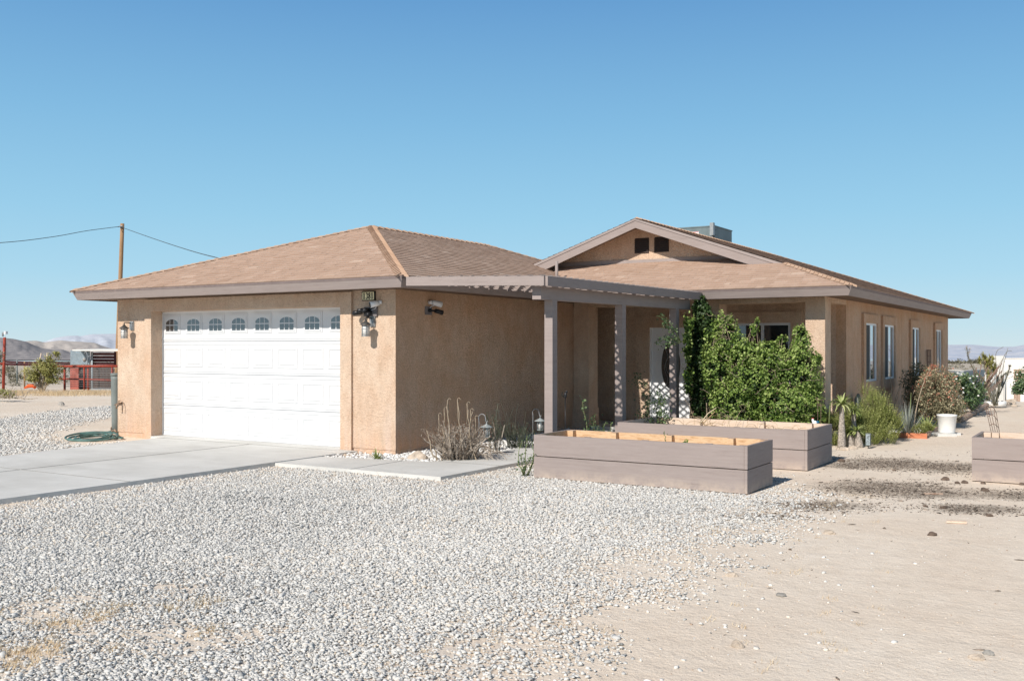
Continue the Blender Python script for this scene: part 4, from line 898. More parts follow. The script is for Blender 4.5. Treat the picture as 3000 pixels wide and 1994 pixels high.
# roof air conditioner
ac = thing('air_conditioner', 'grey rooftop air conditioner behind the gable ridge', 'air conditioner', (-10.1, 26.5, 4.2))
mb = MB(); x0, x1, y0, y1, z0, z1 = -11.3, -9.45, 25.9, 27.3, 3.95, 5.08
mb.box(x0, x1, y0, y1, z0, z1-.03); mb.box(x0-.015, x1+.015, y0-.015, y1+.015, z1-.03, z1); mb.box(x0-.004, x0+.72, y0-.006, y0, z0, z1-.05); mb.box(x0+.74, x1-.02, y0-.006, y0, z0, z1-.05)
part(mb, 'cabinet', M['bluegrey'], ac)
mb = MB(); mb.box(-10.24, -9.9, y0-.012, y0-.0065, 4.84, 4.94); pl_ = part(mb, 'label_plate', M['white'], ac)
mb = MB(); mb.box(-10.232, -9.908, y0-.0145, y0-.0121, 4.847, 4.862); mb.box(-10.232, -9.908, y0-.0145, y0-.0121, 4.918, 4.933); part(mb, 'label_border', M['redink'], pl_)
text('Goodman', .055, (-10.07, y0-.0135, 4.89), Matrix.Rotation(R(90), 4, 'X'), M['redink'], pl_, 'label_text', 1.15, .001)
mb = MB(); mb.box(-10.16, -9.98, y0-.010, y0-.0065, 4.6, 4.76); part(mb, 'label_plate', M['white'], ac)
mb = MB(); mb.box(-9.53, -9.43, 25.74, 25.86, 4.80, 5.14); mb.tube([(-9.48, 25.80, 4.2), (-9.48, 25.80, 4.81)], .02, 8); part(mb, 'disconnect_box', M['greymetal'], ac)
mb = MB()
for zz in np.linspace(4.3, 4.95, 6): mb.lathe((x1+.008, 25.98, zz), [(.008, 0), (.008, .012)], 6)
for yy in np.linspace(26.1, 26.9, 6): mb.box(x1, x1+.004, yy, yy+.02, 4.55, 4.57)
part(mb, 'screws', M['ink'], ac)
# utility pole and service wires
PT = 60.; pxp, pyp = at(357, PT)
up_ = thing('utility_pole', 'tall brown wooden utility pole behind the garage', 'utility pole', (*at(343, PT), height(*at(343, PT)).item()))
b0 = Vector((*at(341.5, PT), -.6)); b1 = Vector((*at(358.5, PT), zat(655, PT)))
mb = MB(); mb.tube([tuple(b0+(b1-b0)*k/8) for k in range(9)], [.145-.004*k for k in range(9)], 12); part(mb, 'pole', M['polewood'], up_)
mb = MB(); tp = b1+Vector((0, 0, -.2)); mb.tube([tuple(tp+Vector((-.15, -.2, 0))), tuple(tp+Vector((.3, -.2, .02)))], .03, 8); mb.tube([tuple(tp+Vector((.12, -.1, 0))), tuple(tp+Vector((.12, -.26, 0)))], .045, 8); part(mb, 'insulator', M['greymetal'], up_)
def wire(name, label, pts, r):
    mb = MB(); mb.tube(pts, r, 5); tag(mb.build(name, M['wire']), label, 'power line')
tw = tuple(tp+Vector((0, -.2, 0)))
def catmull(ps, n=14):
    ps = [Vector(p) for p in ps]; ps = [ps[0]*2-ps[1]]+ps+[ps[-1]*2-ps[-2]]; out = []
    for i in range(1, len(ps)-2):
        for k in range(n):
            t = k/n; a, b, c, d = ps[i-1:i+3]; out.append(.5*((2*b)+(c-a)*t+(2*a-5*b+4*c-d)*t*t+(3*b-3*c+d-a)*t**3))
    return out+[ps[-2]]
def wpt(px, py, t): return (*at(px, t), zat(py, t))
wire('service_wire', 'thin power line running left from the utility pole', catmull([tw, wpt(255, 676, 57), wpt(153, 694, 54), wpt(0, 711, 50), wpt(-300, 722, 43), wpt(-900, 700, 33)]), .017)
wire('service_wire', 'sagging twisted power line from the pole to the garage roof', catmull([tw, wpt(459, 702, 52), wpt(561, 735, 44), wpt(644, 757, 37), wpt(760, 786, 30), (-14.5, 23.6, 3.2)]), .017)
mb = MB(); mb.tube([(-14.5, 23.6, 2.8), (-14.5, 23.6, 3.25)], .03, 8); tag(mb.build('service_mast', M['greymetal']), 'short conduit mast at the back of the garage roof', 'mast')
# ================================================================ PLANTERS
def planter(x0, x1, y0, y1, label, posts_back, soilz=.43, pale=False):
    t = thing('planter_box', label, 'planter', ((x0+x1)/2, (y0+y1)/2, 0), 'raised wooden planter boxes'); th = .038; bh = .278; g = .012
    wood = M['palewood'] if pale else M['rawwood']
    for k in range(2):
        z0 = .012+k*(bh+g); z1 = z0+bh; j = .002*k
        mb = MB(); mb.box(x0, x1-th-.002, y0-j, y0+th, z0, z1, mats={3: 1, 0: 1}); part(mb, 'board', [M['plank'], wood], t)     # front
        mb = MB(); mb.box(x0, x1-th-.002, y1-th, y1+j, z0, z1, mats={2: 1, 0: 1}); part(mb, 'board', [M['plank'], wood], t)
        mb = MB(); mb.box(x1-th, x1+j, y0, y1, z0, z1, mats={5: 1, 0: 1}); part(mb, 'board', [M['plank'], wood], t)
        mb = MB(); mb.box(x0-j, x0+th, y0+th+.002, y1-th-.002, z0, z1, mats={3: 1, 0: 1}); part(mb, 'board', [M['plank'], wood], t)
    top = .012+2*bh+g
    for px_ in posts_back:
        for (ya, yb) in ((y1-th-.092, y1-th-.002), (y0+th+.002, y0+th+.092)):
            mb = MB(); mb.box(px_, px_+.09, ya, yb, .01, top-.003, mats={1: 1}); part(mb, 'corner_post', [wood, M['plank']], t)
    mb = MB(); n = 22; m_ = 10; vs = []
    for i in range(n+1):
        for j in range(m_+1):
            xx = x0+.04+(x1-x0-.08)*i/n; yy = y0+.04+(y1-y0-.08)*j/m_; vs.append((xx, yy, soilz+.05*(noise.noise((xx*3, yy*3, .5)))))
    mb.add(vs, [(i*(m_+1)+j, (i+1)*(m_+1)+j, (i+1)*(m_+1)+j+1, i*(m_+1)+j+1) for i in range(n) for j in range(m_)], smooth=True)
    part(mb, 'soil', M['soil'], t)
    return t
planter(-6.73, -3.79, 11.50, 12.50, 'nearest raised planter box, two boards high, standing on the gravel edge', (-6.69, -6.02, -5.2, -4.35, -3.92))
planter(-6.75, -3.79, 14.14, 15.54, 'raised planter box between the nearest box and the green bush', (-6.71, -5.95, -4.9, -4.15, -3.92), .45, True)
planter(-1.67, 1.30, 14.2, 15.28, 'raised planter box at the right edge with a wire cage in it', (-1.63, -1.53, -.4, .5, 1.17), .45, True)
# ================================================================ FOLIAGE TOOLS
def leaves(C, size, outward, spread=.9, aspect=.75, up=.25):
    """C (n,3) centres -> folded rhombic leaves"""
    n = len(C); nrm = outward+rng.normal(0, spread, (n, 3)); nrm[:, 2] += up; nrm /= np.linalg.norm(nrm, axis=1)[:, None]+1e-9
    r = rng.normal(0, 1, (n, 3)); u = np.cross(nrm, r); u /= np.linalg.norm(u, axis=1)[:, None]+1e-9; v = np.cross(nrm, u)
    s = (size*rng.uniform(.6, 1.25, n))[:, None]/2
    V = np.stack([C-u*s, C-v*s*aspect+nrm*s*.25, C+u*s, C+v*s*aspect+nrm*s*.25], 1).reshape(-1, 3)
    return V
def crown(lumps, n, size, hollow=.55, jitter=.18, seed=0, aspect=.75, clump=0., spread=.9):
    w_ = np.array([(a[3]*a[4]+a[4]*a[5]+a[3]*a[5]) for a in lumps]); w_ = w_/w_.sum(); L_ = np.array(lumps, float)
    k = rng.choice(len(lumps), n, p=w_); d = rng.normal(0, 1, (n, 3)); d /= np.linalg.norm(d, axis=1)[:, None]
    rr = hollow+(1-hollow)*rng.random(n)**.6; rr *= 1+jitter*(2*fbm(d[:, 0]*3+k*5.1, d[:, 1]*3+d[:, 2]*4, 1., seed, 3)-1)*2
    P = L_[k, :3]+d*L_[k, 3:6]*rr[:, None]
    if clump:
        m_ = fbm(P[:, 0]+P[:, 1]*.6, P[:, 2]+P[:, 1]*.8, clump, seed+2, 3) > .45; P, d, k, rr = P[m_], d[m_], k[m_], rr[m_]
    P = P[P[:, 2] > .01] if False else P
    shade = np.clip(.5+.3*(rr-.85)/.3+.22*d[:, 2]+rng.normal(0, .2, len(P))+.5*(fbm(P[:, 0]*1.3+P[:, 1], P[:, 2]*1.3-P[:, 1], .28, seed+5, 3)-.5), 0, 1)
    keep = P[:, 2] > .015; P, d, shade = P[keep], d[keep], shade[keep]
    return leaves(P, size, d, spread=spread, aspect=aspect), np.repeat(shade, 4)
def leafobj(name, V, r, mat, parent):
    Fc = np.arange(len(V)).reshape(-1, 4); o = npmesh(name, V, Fc, r, M[mat]); o.parent = parent; o.location = -Vector(abs_loc(parent)); return o
def limb(mb, a, b, r0, r1, wob=.06, n=6, sides=6):
    a, b = Vector(a), Vector(b); pts = []; q = Vector((random.uniform(-1, 1), random.uniform(-1, 1), random.uniform(-.5, .5)))*wob*(b-a).length
    for i in range(n+1):
        t = i/n; pts.append(a.lerp(b, t)+q*math.sin(math.pi*t)+Vector([random.gauss(0, .008) for _ in range(3)])*(1 if 0 < i < n else 0))
    mb.tube(pts, [r0+(r1-r0)*i/n for i in range(n+1)], sides); return pts
def sprig_stems(base, n, spread, h0, h1, r, lean=.5, droop=0., wig=.07):
    out = []
    for _ in range(n):
        a = random.uniform(0, 6.283); s = random.uniform(0, spread); b = Vector(base)+Vector((math.cos(a)*s*.4, math.sin(a)*s*.4, 0)); h = random.uniform(h0, h1)
        l = random.uniform(.05, lean); d = Vector((math.cos(a)*l, math.sin(a)*l, 1)).normalized(); pts = [b]; q = b.copy(); k = 7
        for i in range(k): q = q+d*(h/k); d = (d+Vector((random.gauss(0, wig), random.gauss(0, wig), -droop/k))).normalized(); pts.append(q.copy())
        out.append(pts)
    return out
def rosette(mb, c, n, L0, L1, w, el0=10, el1=85, droop=.3):
    for i in range(n):
        a = random.uniform(0, 6.283); e = R(random.uniform(el0, el1)); d = (math.cos(a)*math.cos(e), math.sin(a)*math.cos(e), math.sin(e))
        mb.blade(c, d, random.uniform(L0, L1), w*random.uniform(.7, 1.1), droop*random.uniform(.2, 1.4), random.random(), 4)
# ---- big green bush in front of the porch
def lumps_px(items):      # (px, py, depth, rx, ry, rz)
    return [(*at(px, t), zat(py, t), a, b, c) for px, py, t, a, b, c in items]
bu = thing('bush', 'large sprawling green leafy bush in front of the porch window', 'bush', (-5.6, 17.6, 0))
lm = lumps_px([(2135, 1010, 17.9, .32, .3, .42), (2120, 950, 17.9, .18, .2, .24), (2200, 1120, 17.6, .48, .5, .5), (2250, 1080, 17.7, .42, .45, .42), (2330, 1110, 17.6, .42, .42, .45), (2290, 1190, 17.4, .55, .5, .38), (2150, 1180, 17.5, .38, .45, .45),
                (2360, 1190, 17.4, .30, .35, .36), (2350, 1010, 17.7, .18, .25, .3), (2345, 975, 17.7, .12, .15, .16), (2250, 1022, 17.8, .22, .22, .16), (2208, 965, 17.9, .08, .09, .12), (2180, 1040, 17.7, .3, .3, .3), (2100, 1090, 17.8, .26, .3, .5), (2218, 945, 17.9, .04, .05, .09), (2390, 1050, 17.5, .12, .12, .12), (2345, 1055, 17.6, .28, .35, .28), (2260, 1050, 17.8, .3, .3, .2), (2385, 1140, 17.5, .14, .15, .16), (2270, 1250, 17.3, .6, .45, .25), (2160, 1250, 17.4, .35, .4, .25), (2400, 1215, 17.4, .12, .15, .2), (2290, 992, 17.8, .10, .1, .08)])
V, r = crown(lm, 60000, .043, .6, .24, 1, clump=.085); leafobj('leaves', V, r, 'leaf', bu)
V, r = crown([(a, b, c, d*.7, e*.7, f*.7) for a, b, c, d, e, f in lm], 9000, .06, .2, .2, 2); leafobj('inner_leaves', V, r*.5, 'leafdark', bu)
mb = MB()
for i, (x, y, z, a, b, c) in enumerate(lm):
    for k in range(3): limb(mb, (-5.75+random.uniform(-.5, .6), 17.75+random.uniform(-.2, .1), .0), (x+random.uniform(-a, a)*.6, y-b*random.uniform(.1, .8), z+random.uniform(-.5, .35)*c), .010, .003, .12)
for k in range(60):
    x, y, z, a, b, c = random.choice(lm[:9]); p = Vector((x+random.uniform(-a, a)*.8, y-b*.95, z+random.uniform(-c, c)*.7)); limb(mb, p, p+Vector((random.uniform(-.25, .25), -.03, random.uniform(-.05, .2))), .004, .002, .1)
part(mb, 'branches', M['branch'], bu)
vi = thing('climbing_vine', 'dark green vine covering the porch column behind the patio post', 'vine', (-7.05, 18.3, 0))
lm = lumps_px([(2052, 905, 18.9, .15, .18, .28), (2052, 980, 18.8, .24, .22, .38), (2062, 1080, 18.6, .28, .3, .45), (2068, 1180, 18.5, .28, .3, .42), (2042, 1030, 18.6, .2, .24, .4), (2062, 940, 18.6, .22, .22, .3), (2060, 1240, 18.4, .25, .3, .22), (2030, 970, 18.6, .13, .16, .22), (2030, 1100, 18.6, .14, .2, .45)])
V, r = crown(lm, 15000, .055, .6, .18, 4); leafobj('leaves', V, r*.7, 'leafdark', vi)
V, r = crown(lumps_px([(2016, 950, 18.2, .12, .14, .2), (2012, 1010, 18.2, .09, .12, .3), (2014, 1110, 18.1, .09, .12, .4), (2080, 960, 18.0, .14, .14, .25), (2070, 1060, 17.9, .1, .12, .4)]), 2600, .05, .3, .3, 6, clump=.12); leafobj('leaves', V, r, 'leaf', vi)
mb = MB()
for k in range(5): limb(mb, (-7.05+random.uniform(-.2, .2), 18.3, 0), (-7.0+random.uniform(-.2, .2), 18.4, 2.3), .02, .01, .06, 9)
limb(mb, (*at(2062, 18.2), 0), (*at(2070, 18.1), zat(1180, 18.1)), .02, .008); part(mb, 'stems', M['branch'], vi)
# ---- roses
def rose(name, label, base, tips, nl, size=.045, mat='roseleaf', cl=.09, r0=.008, group=None, cat='rose bush'):
    t = thing(name, label, cat, (base[0], base[1], 0), group); mb = MB(); P = []
    for tp_ in tips:
        pts = limb(mb, (base[0]+random.uniform(-.04, .04), base[1]+random.uniform(-.04, .04), base[2]), tp_, r0, r0*.45, .12, 8)
        for q in pts[3:]:
            for _ in range(nl): P.append(tuple(Vector(q)+Vector([random.gauss(0, cl) for _ in range(3)])*random.uniform(.3, 1)))
    part(mb, 'stems', M['greenstem'], t); P = np.array(P); V = leaves(P, size, np.zeros((len(P), 3)), 1, .8, .4)
    leafobj('leaves', V, np.repeat(rng.random(len(P)), 4), mat, t); return t
def W(px, py, t): return (*at(px, t), zat(py, t))
rose('rose_bush', 'tall leggy rose with sunlit sprays in front of the white front door', (*at(1918, 16.6), 0), [W(1870, 1100, 16.8), W(1925, 1150, 16.6), W(1900, 1180, 16.5), W(1950, 1165, 16.6), W(1880, 1215, 16.4), W(1955, 1215, 16.5), W(1905, 1230, 16.3), W(1860, 1110, 16.8)], 22, .04, cl=.075)
rose('rose_bush', 'single crooked rose cane with leaves in the shade between the patio posts', (*at(1745, 14.6), 0), [W(1707, 1175, 14.9), W(1742, 1220, 14.6), W(1755, 1245, 14.5), W(1718, 1258, 14.4)], 10, .042, cl=.05)
rose('rose_bush', 'tiny twiggy sapling low in the shade behind the nearest planter', (*at(1788, 15.2), 0), [W(1775, 1235, 15.3), W(1790, 1240, 15.2), W(1772, 1258, 15.1)], 3, .045, cl=.04)
rose('rose_bush', 'sparse twiggy rose at the left end of the nearest planter', (*at(1540, 13.5), 0), [W(1530, 1290, 13.6), W(1545, 1275, 13.6), W(1566, 1270, 13.5), W(1528, 1330, 13.4), W(1560, 1300, 13.4), W(1552, 1340, 13.3), W(1566, 1330, 13.3)], 3, .035, cl=.045)
rose('rose_spray', 'leafy rose spray hanging in front of the last patio post', (*at(1990, 17.2), zat(1000, 17.2)), [W(1930, 925, 16.9), W(1945, 945, 16.9), W(1925, 1000, 16.9), W(1955, 990, 16.9), W(1950, 1008, 16.9)], 8, .048, cl=.05, cat='rose spray')
# ---- planter contents
rose('vegetable_plant', 'small leafy green seedling in the nearest planter box', (*at(2003, 12.6), .42), [W(2000, 1300, 12.6), W(2008, 1293, 12.6), W(1990, 1303, 12.6)], 4, .05, 'leaf', .02, cat='seedling')
rose('vegetable_plant', 'thin pale green sprout in the middle of the nearest planter box', (*at(1942, 12.75), .42), [W(1946, 1262, 12.75), W(1930, 1303, 12.75), W(1938, 1295, 12.75)], 1, .03, 'leaf', .02, cat='seedling')
def drystalks(name, label, stems, mat, rr=.003, seeds=0, cat='dry plant', group=None, base=None):
    b = stems[0][0] if base is None else Vector(base); t = thing(name, label, cat, (b[0], b[1], b[2]), group); mb = MB()
    for pts in stems:
        k = rr*random.uniform(.6, 1.3); mb.tube(pts, [k*(1-.6*i/len(pts)) for i in range(len(pts))], 4, rv=random.random(), smooth=False)
        if seeds:
            for p in pts[len(pts)//2:]:
                for _ in range(seeds): mb.blade(p, (random.gauss(0, 1), random.gauss(0, 1), random.uniform(-.2, 1)), random.uniform(.015, .035), .008, .1, random.random(), 1)
    part(mb, 'stems', M[mat], t); return t
st = []
for _ in range(42): 
    p = Vector((random.uniform(-6.1, -4.2), random.uniform(14.9, 15.35), .45)); h = random.uniform(.08, .28)*(1.3 if p.x < -5 else .8); q = [p]
    d = Vector((random.gauss(0, .6), random.gauss(0, .3), 1)).normalized()
    for i in range(6): q.append(q[-1]+d*h/4); d = (d+Vector((random.gauss(0, .4), random.gauss(0, .2), -.25))).normalized()
    st.append(q)
drystalks('dried_vegetables', 'withered straw coloured stalks in the middle planter box', st, 'straw', .004, 1, 'dead plants', None, (-5.2, 15.1, .45))
st = [[Vector(W(2050, 1242, 15.6)), Vector(W(2075, 1210, 15.6)), Vector(W(2098, 1195, 15.6))], [Vector(W(2060, 1240, 15.6)), Vector(W(2095, 1205, 15.6))]]
drystalks('dead_branch', 'long pale dead branch leaning out of the middle planter', st, 'straw', .012, 0, 'branch')
# shepherd hooks and ornament behind the middle planter
hk = thing('trellis_hook', 'thin iron hook stakes with curled ends at the porch column', 'garden stake', (*at(2392, 16.2), 0))
for (pxb, py0, pxe, pye) in ((2393, 1168, 2432, 1171), (2402, 1186, 2421, 1182)):
    mb = MB(); c = W(pxb, py0, 16.2); rr = .018
    pts = [(*at(pxb+1, 16.2), 0.0), (c[0]+rr, c[1], c[2]-.03)]+[(c[0]+rr*math.cos(a), c[1], c[2]+rr*math.sin(a)) for a in np.linspace(0, 5.2, 10)]+[W(pxe, pye, 16.3)]
    mb.tube(pts, .004, 6); part(mb, 'hook', M['rustwire'], hk)
orn = thing('rooster_ornament', 'little white red and blue rooster on the middle planter box', 'ornament', (*at(2388, 15.35), .57))
c = Vector(W(2387, 1238, 15.35))
def blob(mb, c, rx_, ry_, rz_, n=10, sides=14): mb.lathe((0, 0, 0), [(1e-3, -1)]+[(math.cos(a), math.sin(a)) for a in np.linspace(-1.45, 1.45, n)]+[(1e-3, 1)], sides); k = sides*(n+2); mb.v[-k:] = [(c[0]+p[0]*rx_, c[1]+p[1]*ry_, c[2]+p[2]*rz_) for p in mb.v[-k:]]
mb = MB(); blob(mb, c, .04, .03, .035); blob(mb, c+Vector((-.03, -.0, .035)), .018, .016, .03); part(mb, 'body', M['white'], orn)
mb = MB(); mb.prism([(c.x-.05, c.z+.055), (c.x-.02, c.z+.055), (c.x-.015, c.z+.078), (c.x-.03, c.z+.07), (c.x-.04, c.z+.08)], 'y', c.y-.004, c.y+.004); part(mb, 'comb', M['redink'], orn)
mb = MB(); blob(mb, c+Vector((.045, 0, .012)), .026, .02, .022); part(mb, 'tail', M['bluepot'], orn)
mb = MB(); mb.tube([tuple(c+Vector((0, 0, -.03))), (c.x, c.y, .44)], .004, 5); part(mb, 'stake', M['rustwire'], orn)
bp_ = thing('plant_pot', 'glossy blue ceramic pot behind the last patio post', 'pot', (*at(2003, 17.9), 0))
bx_, by_ = at(2003, 17.9); mb = MB(); mb.lathe((bx_, by_, .0), [(.13, 0), (.17, .15), (.19, .32), (.2, .42), (.21, .46), (.19, .46), (.17, .4)], 24); part(mb, 'pot', M['bluepot'], bp_)
mb = MB(); mb.lathe((bx_, by_, .41), [(.17, 0), (.17, .012)], 20); part(mb, 'soil', M['soil'], bp_)
# dark wheeled figure on stake near garage wall recess
sk = thing('garden_stake', 'dark cat shaped garden stake in the shade by the garage wall', 'garden stake', (*at(1655, 15.9), 0))
cx_, cy_ = at(1656, 15.9); mb = MB(); mb.tube([(cx_, cy_, 0), (cx_, cy_, .95)], .008, 6); part(mb, 'pole', M['black'], sk)
cz = zat(1158, 15.9); mb = MB(); blob(mb, Vector((cx_, cy_, cz)), .03, .02, .05); blob(mb, Vector((cx_+.02, cy_, cz+.06)), .02, .016, .025); mb.tube([(cx_-.02, cy_, cz-.03), (cx_-.06, cy_, cz), (cx_-.05, cy_, cz+.05)], .006, 5); part(mb, 'figure', M['black'], sk)
# ---- bed along the garage wall
def lavender(name, label, c, n, rad, h0, h1, mat='drystem', leafm=None, r=.004, seeds=4, lean=.55, cat='shrub', group=None, droop=0.15, wig=.1):
    t = thing(name, label, cat, (c[0], c[1], 0), group); mb = MB()
    for pts in sprig_stems((c[0], c[1], 0), n, rad, h0, h1, r, lean, droop, wig):
        v_ = random.random(); k = r*random.uniform(.6, 1.4); mb.tube(pts, [k*(1-.5*i/len(pts)) for i in range(len(pts))], 4, rv=v_, smooth=False, cap=False)
        for p in pts[2:]:
            for _ in range(seeds):
                a = random.uniform(0, 6.283); mb.blade(p, (math.cos(a), math.sin(a), random.uniform(.2, 1.6)), random.uniform(.02, .06), .007, .2, min(1, max(0, v_+random.gauss(0, .25))), 1)
    part(mb, 'foliage', M[mat], t); return t
dx, dy_ = at(1345, 15.2)
t = lavender('dry_shrub', 'large dead grey brown shrub beside the walkway against the garage wall', (dx, dy_), 300, .66, .15, .66, 'drystem', r=.0045, seeds=10, lean=.75, wig=.24)
mb = MB()
for (pb, bb, pt_, pyt) in ((1285, 1345, 1265, 1285), (1292, 1343, 1296, 1255), (1283, 1330, 1250, 1260), (1350, 1300, 1340, 1170), (1330, 1300, 1312, 1172), (1400, 1290, 1372, 1200), (1370, 1300, 1385, 1205)):
    a = W(pb, bb, 15.0); limb(mb, (a[0], a[1], 0.0), W(pt_, pyt, 15.1), .013, .006, .08, 8)
for (px0, py0) in ((1312, 1172), (1340, 1171), (1378, 1202), (1301, 1198), (1285, 1215), (1368, 1182), (1392, 1222)):
    p = Vector(W(px0, py0, 15.1)); a0 = random.uniform(0, 3); mb.tube([p+Vector((0, 0, -.32)), p+Vector((.01, 0, -.15)), p]+[p+Vector((.03+.03*math.cos(a), 0, .03*math.sin(a))) for a in np.linspace(3.1, 0, 5)], [.007, .006, .006, .006, .005, .005, .004, .004], 5)
part(mb, 'bare_canes', M['branch'], t)
st = []
for k in range(26):
    p = Vector(W(1405+random.uniform(-15, 20), 1300, 15.2)); p.z = random.uniform(.05, .28); q = [p]; d = Vector((random.uniform(.5, 1), random.uniform(-.5, .2), random.uniform(-.1, .4))).normalized(); h = random.uniform(.2, .5)
    for i in range(5): q.append(q[-1]+d*h/5); d = (d+Vector((0, 0, -.22))).normalized()
    q = [Vector((a.x, a.y, max(a.z, .03))) for a in q]; st.append(q)
drystalks('dry_branches', 'fallen dry tan sprays lying at the foot of the dead shrub', st, 'drystem', .006, 3, 'dead branches')
st = sprig_stems((*at(1457, 15.9), 0), 7, .1, .3, .55, .01, .35); drystalks('dead_canes', 'small bundle of bleached dead canes in the white pebbles', st, 'drystem', .012, 2, 'dead plant')
st = sprig_stems((*at(1442, 15.9), 0), 5, .06, .22, .36, .01, .3); drystalks('young_shrub', 'small pale green sprout next to the bleached canes', st, 'greyleaf', .008, 9, 'plant')
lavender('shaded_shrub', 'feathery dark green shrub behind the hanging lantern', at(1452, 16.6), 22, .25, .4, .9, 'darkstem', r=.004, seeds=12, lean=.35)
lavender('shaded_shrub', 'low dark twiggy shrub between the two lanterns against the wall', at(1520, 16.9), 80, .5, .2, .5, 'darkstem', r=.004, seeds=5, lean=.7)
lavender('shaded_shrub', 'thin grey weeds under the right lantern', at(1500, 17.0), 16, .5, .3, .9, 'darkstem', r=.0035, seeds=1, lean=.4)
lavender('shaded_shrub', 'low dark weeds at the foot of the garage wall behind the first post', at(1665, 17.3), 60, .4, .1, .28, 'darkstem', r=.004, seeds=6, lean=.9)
def lantern(px, pytop, t, label):
    x, y = at(px, t); o = thing('garden_lantern', label, 'lantern', (x, y, 0), 'garden lanterns on crook poles'); q = .62
    zt = zat(pytop, t); mb = MB(); pts = [(x, y, 0), (x+.01, y, zt-.22*q), (x+.005, y, zt-.14*q)]+[(x+(.11-.11*math.cos(a))*q, y, zt-(.10-.10*math.sin(a))*q) for a in np.linspace(0, 2.5, 9)]+[(x+.225*q, y, zt-.17*q), (x+.235*q, y, zt-.20*q), (x+.26*q, y, zt-.20*q), (x+.275*q, y, zt-.165*q)]
    mb.tube(pts, .006, 7); part(mb, 'crook', M['greymetal'], o); lx = x+.245*q; lz = zt-.21*q
    def lt(prof): return [(r*q, z*q) for r, z in prof]
    mb = MB(); mb.lathe((lx, y, lz-.12*q), lt([(.165, 0), (.16, .008), (.06, .06), (.02, .08), (.012, .11), (.001, .12)]), 20); part(mb, 'cap', M['zinc'], o)
    mb = MB(); mb.lathe((lx, y, lz-.34*q), lt([(.05, 0), (.05, .2)]), 14); part(mb, 'glass', M['lampglass'], o)
    mb = MB(); mb.lathe((lx, y, lz-.37*q), lt([(.1, 0), (.1, .02)]), 6)
    for k in range(6): a = k*math.pi/3; mb.tube([(lx+.088*q*math.cos(a), y+.088*q*math.sin(a), lz-.36*q), (lx+.088*q*math.cos(a), y+.088*q*math.sin(a), lz-.118*q)], .005, 5)
    part(mb, 'cage', M['zinc'], o)
lantern(1402, 1212, 15.75, 'hanging lantern on a crook in the sun beside the dead shrub')
lantern(1560, 1197, 17.0, 'hanging lantern on a crook in the shade just left of the first post')
mb = MB(); x, y = at(1105, 15.2); 
t = thing('small_agave', 'small bright green rosette plant at the garage corner', 'succulent', (x, y, 0)); rosette(mb, (x, y, .03), 26, .12, .22, .032, 20, 80, .5); part(mb, 'leaves', M['agave'], t)
# ---- rocks
def rock(label, px, py, size, mat='rock_tan', flat=.6, name='rock', cat='rock', z=0, group=None, el=1.2):
    x, y = gnd(px, py, z); mb = MB(); import bmesh
    bm = bmesh.new(); bmesh.ops.create_icosphere(bm, subdivisions=3, radius=1); s0 = random.uniform(0, 50)
    vs = []
    for v in bm.verts:
        p = v.co.copy(); k = 1+.28*noise.noise(p*1.3+Vector((s0, 0, 0)))+.12*noise.noise(p*3.5+Vector((s0, 3, 0))); p *= k
        p.z = max(p.z, -.35); vs.append((x+p.x*size*.5*el, y+p.y*size*.45, z+(p.z+.28)*size*.5*flat))
    fs = [tuple(v.index for v in f.verts) for f in bm.faces]; bm.free(); mb.add(vs, fs)
    o = mb.build(name, M[mat]); tag(o, label, cat, group); return o
rock('rounded beige boulder in the pebbles at the garage corner', 1225, 1350, .27, flat=.85)
rock('small reddish rock at the garage corner left of the beige boulder', 1178, 1350, .13)
rock('small brown rock lying at the right end of the garage door', 1010, 1336, .12)
rock('tan rock touching the outer edge of the walkway corner', 1340, 1391, .11)
rock('lone grey rock on the sand left of the garage', 180, 1186, .18, 'rock_grey', .9)
rock('flat pale rock at the foot of the tallest palm', 2470, 1317, .18, flat=.45)
rock('pale rock between the short palms', 2498, 1314, .14)
rock('small flat stone right of the pale rock among the palms', 2518, 1309, .12, flat=.5)
rock('pale half buried rock on the sand right of the gravel', 2430, 1562, .09, flat=.6)
rock('grey flat rock on the sand near the bottom', 2288, 1745, .06, 'rock_grey', .6)
rock('white angular rock on the sand left of centre right', 2143, 1686, .075, flat=.6)
rock('big white stone near the gravel fringe at the bottom', 2160, 1893, .07, flat=.8)
rock('pinkish stone lying near the bottom right corner', 2862, 1928, .07, flat=.6)
rock('brown stone above the pinkish one at bottom right', 2895, 1916, .05, 'rock_grey', .8)
for k, (px, py, s, lb) in enumerate(((2769, 1406, .14, 'dark soil clod left of the right hand planter'), (2805, 1416, .09, 'small dark clod below the right planter corner'), (2826, 1415, .12, 'dark clod pair in front of the right planter'), (2885, 1438, .14, 'dark clod in front of the right planter, second row'), (2880, 1417, .09, 'dark clod nearest the right planter board'), (2995, 1420, .10, 'dark clod at the right photo edge'),
        (2731, 1568, .11, 'dark crumbly clod on bare sand below the debris'), (2765, 1489, .10, 'dark clod in the middle of the debris patch'), (2712, 1484, .07, 'small dark clod left of the middle debris clod'), (2620, 1378, .07, 'small dark clod in the upper debris patch'), (2465, 1352, .16, 'heap of dark soil at the corner of the middle planter'), (2900, 1512, .09, 'dark clod at the right of the debris patch'), (2315, 1610, .04, 'tiny brown clod alone on the sand'))):
    rock(lb, px, py, s*.62, 'clod', .8, 'soil_clod', 'soil clod')
mb = MB(); x, y = gnd(2805, 1535); mb.prism([(x-.10, y+.0), (x+.08, y+.055), (x+.06, y+.13), (x-.11, y+.07)], 'z', .005, .025); tag(mb.build('scrap_board', M['palewood']), 'short bleached board lying on the sand', 'board')
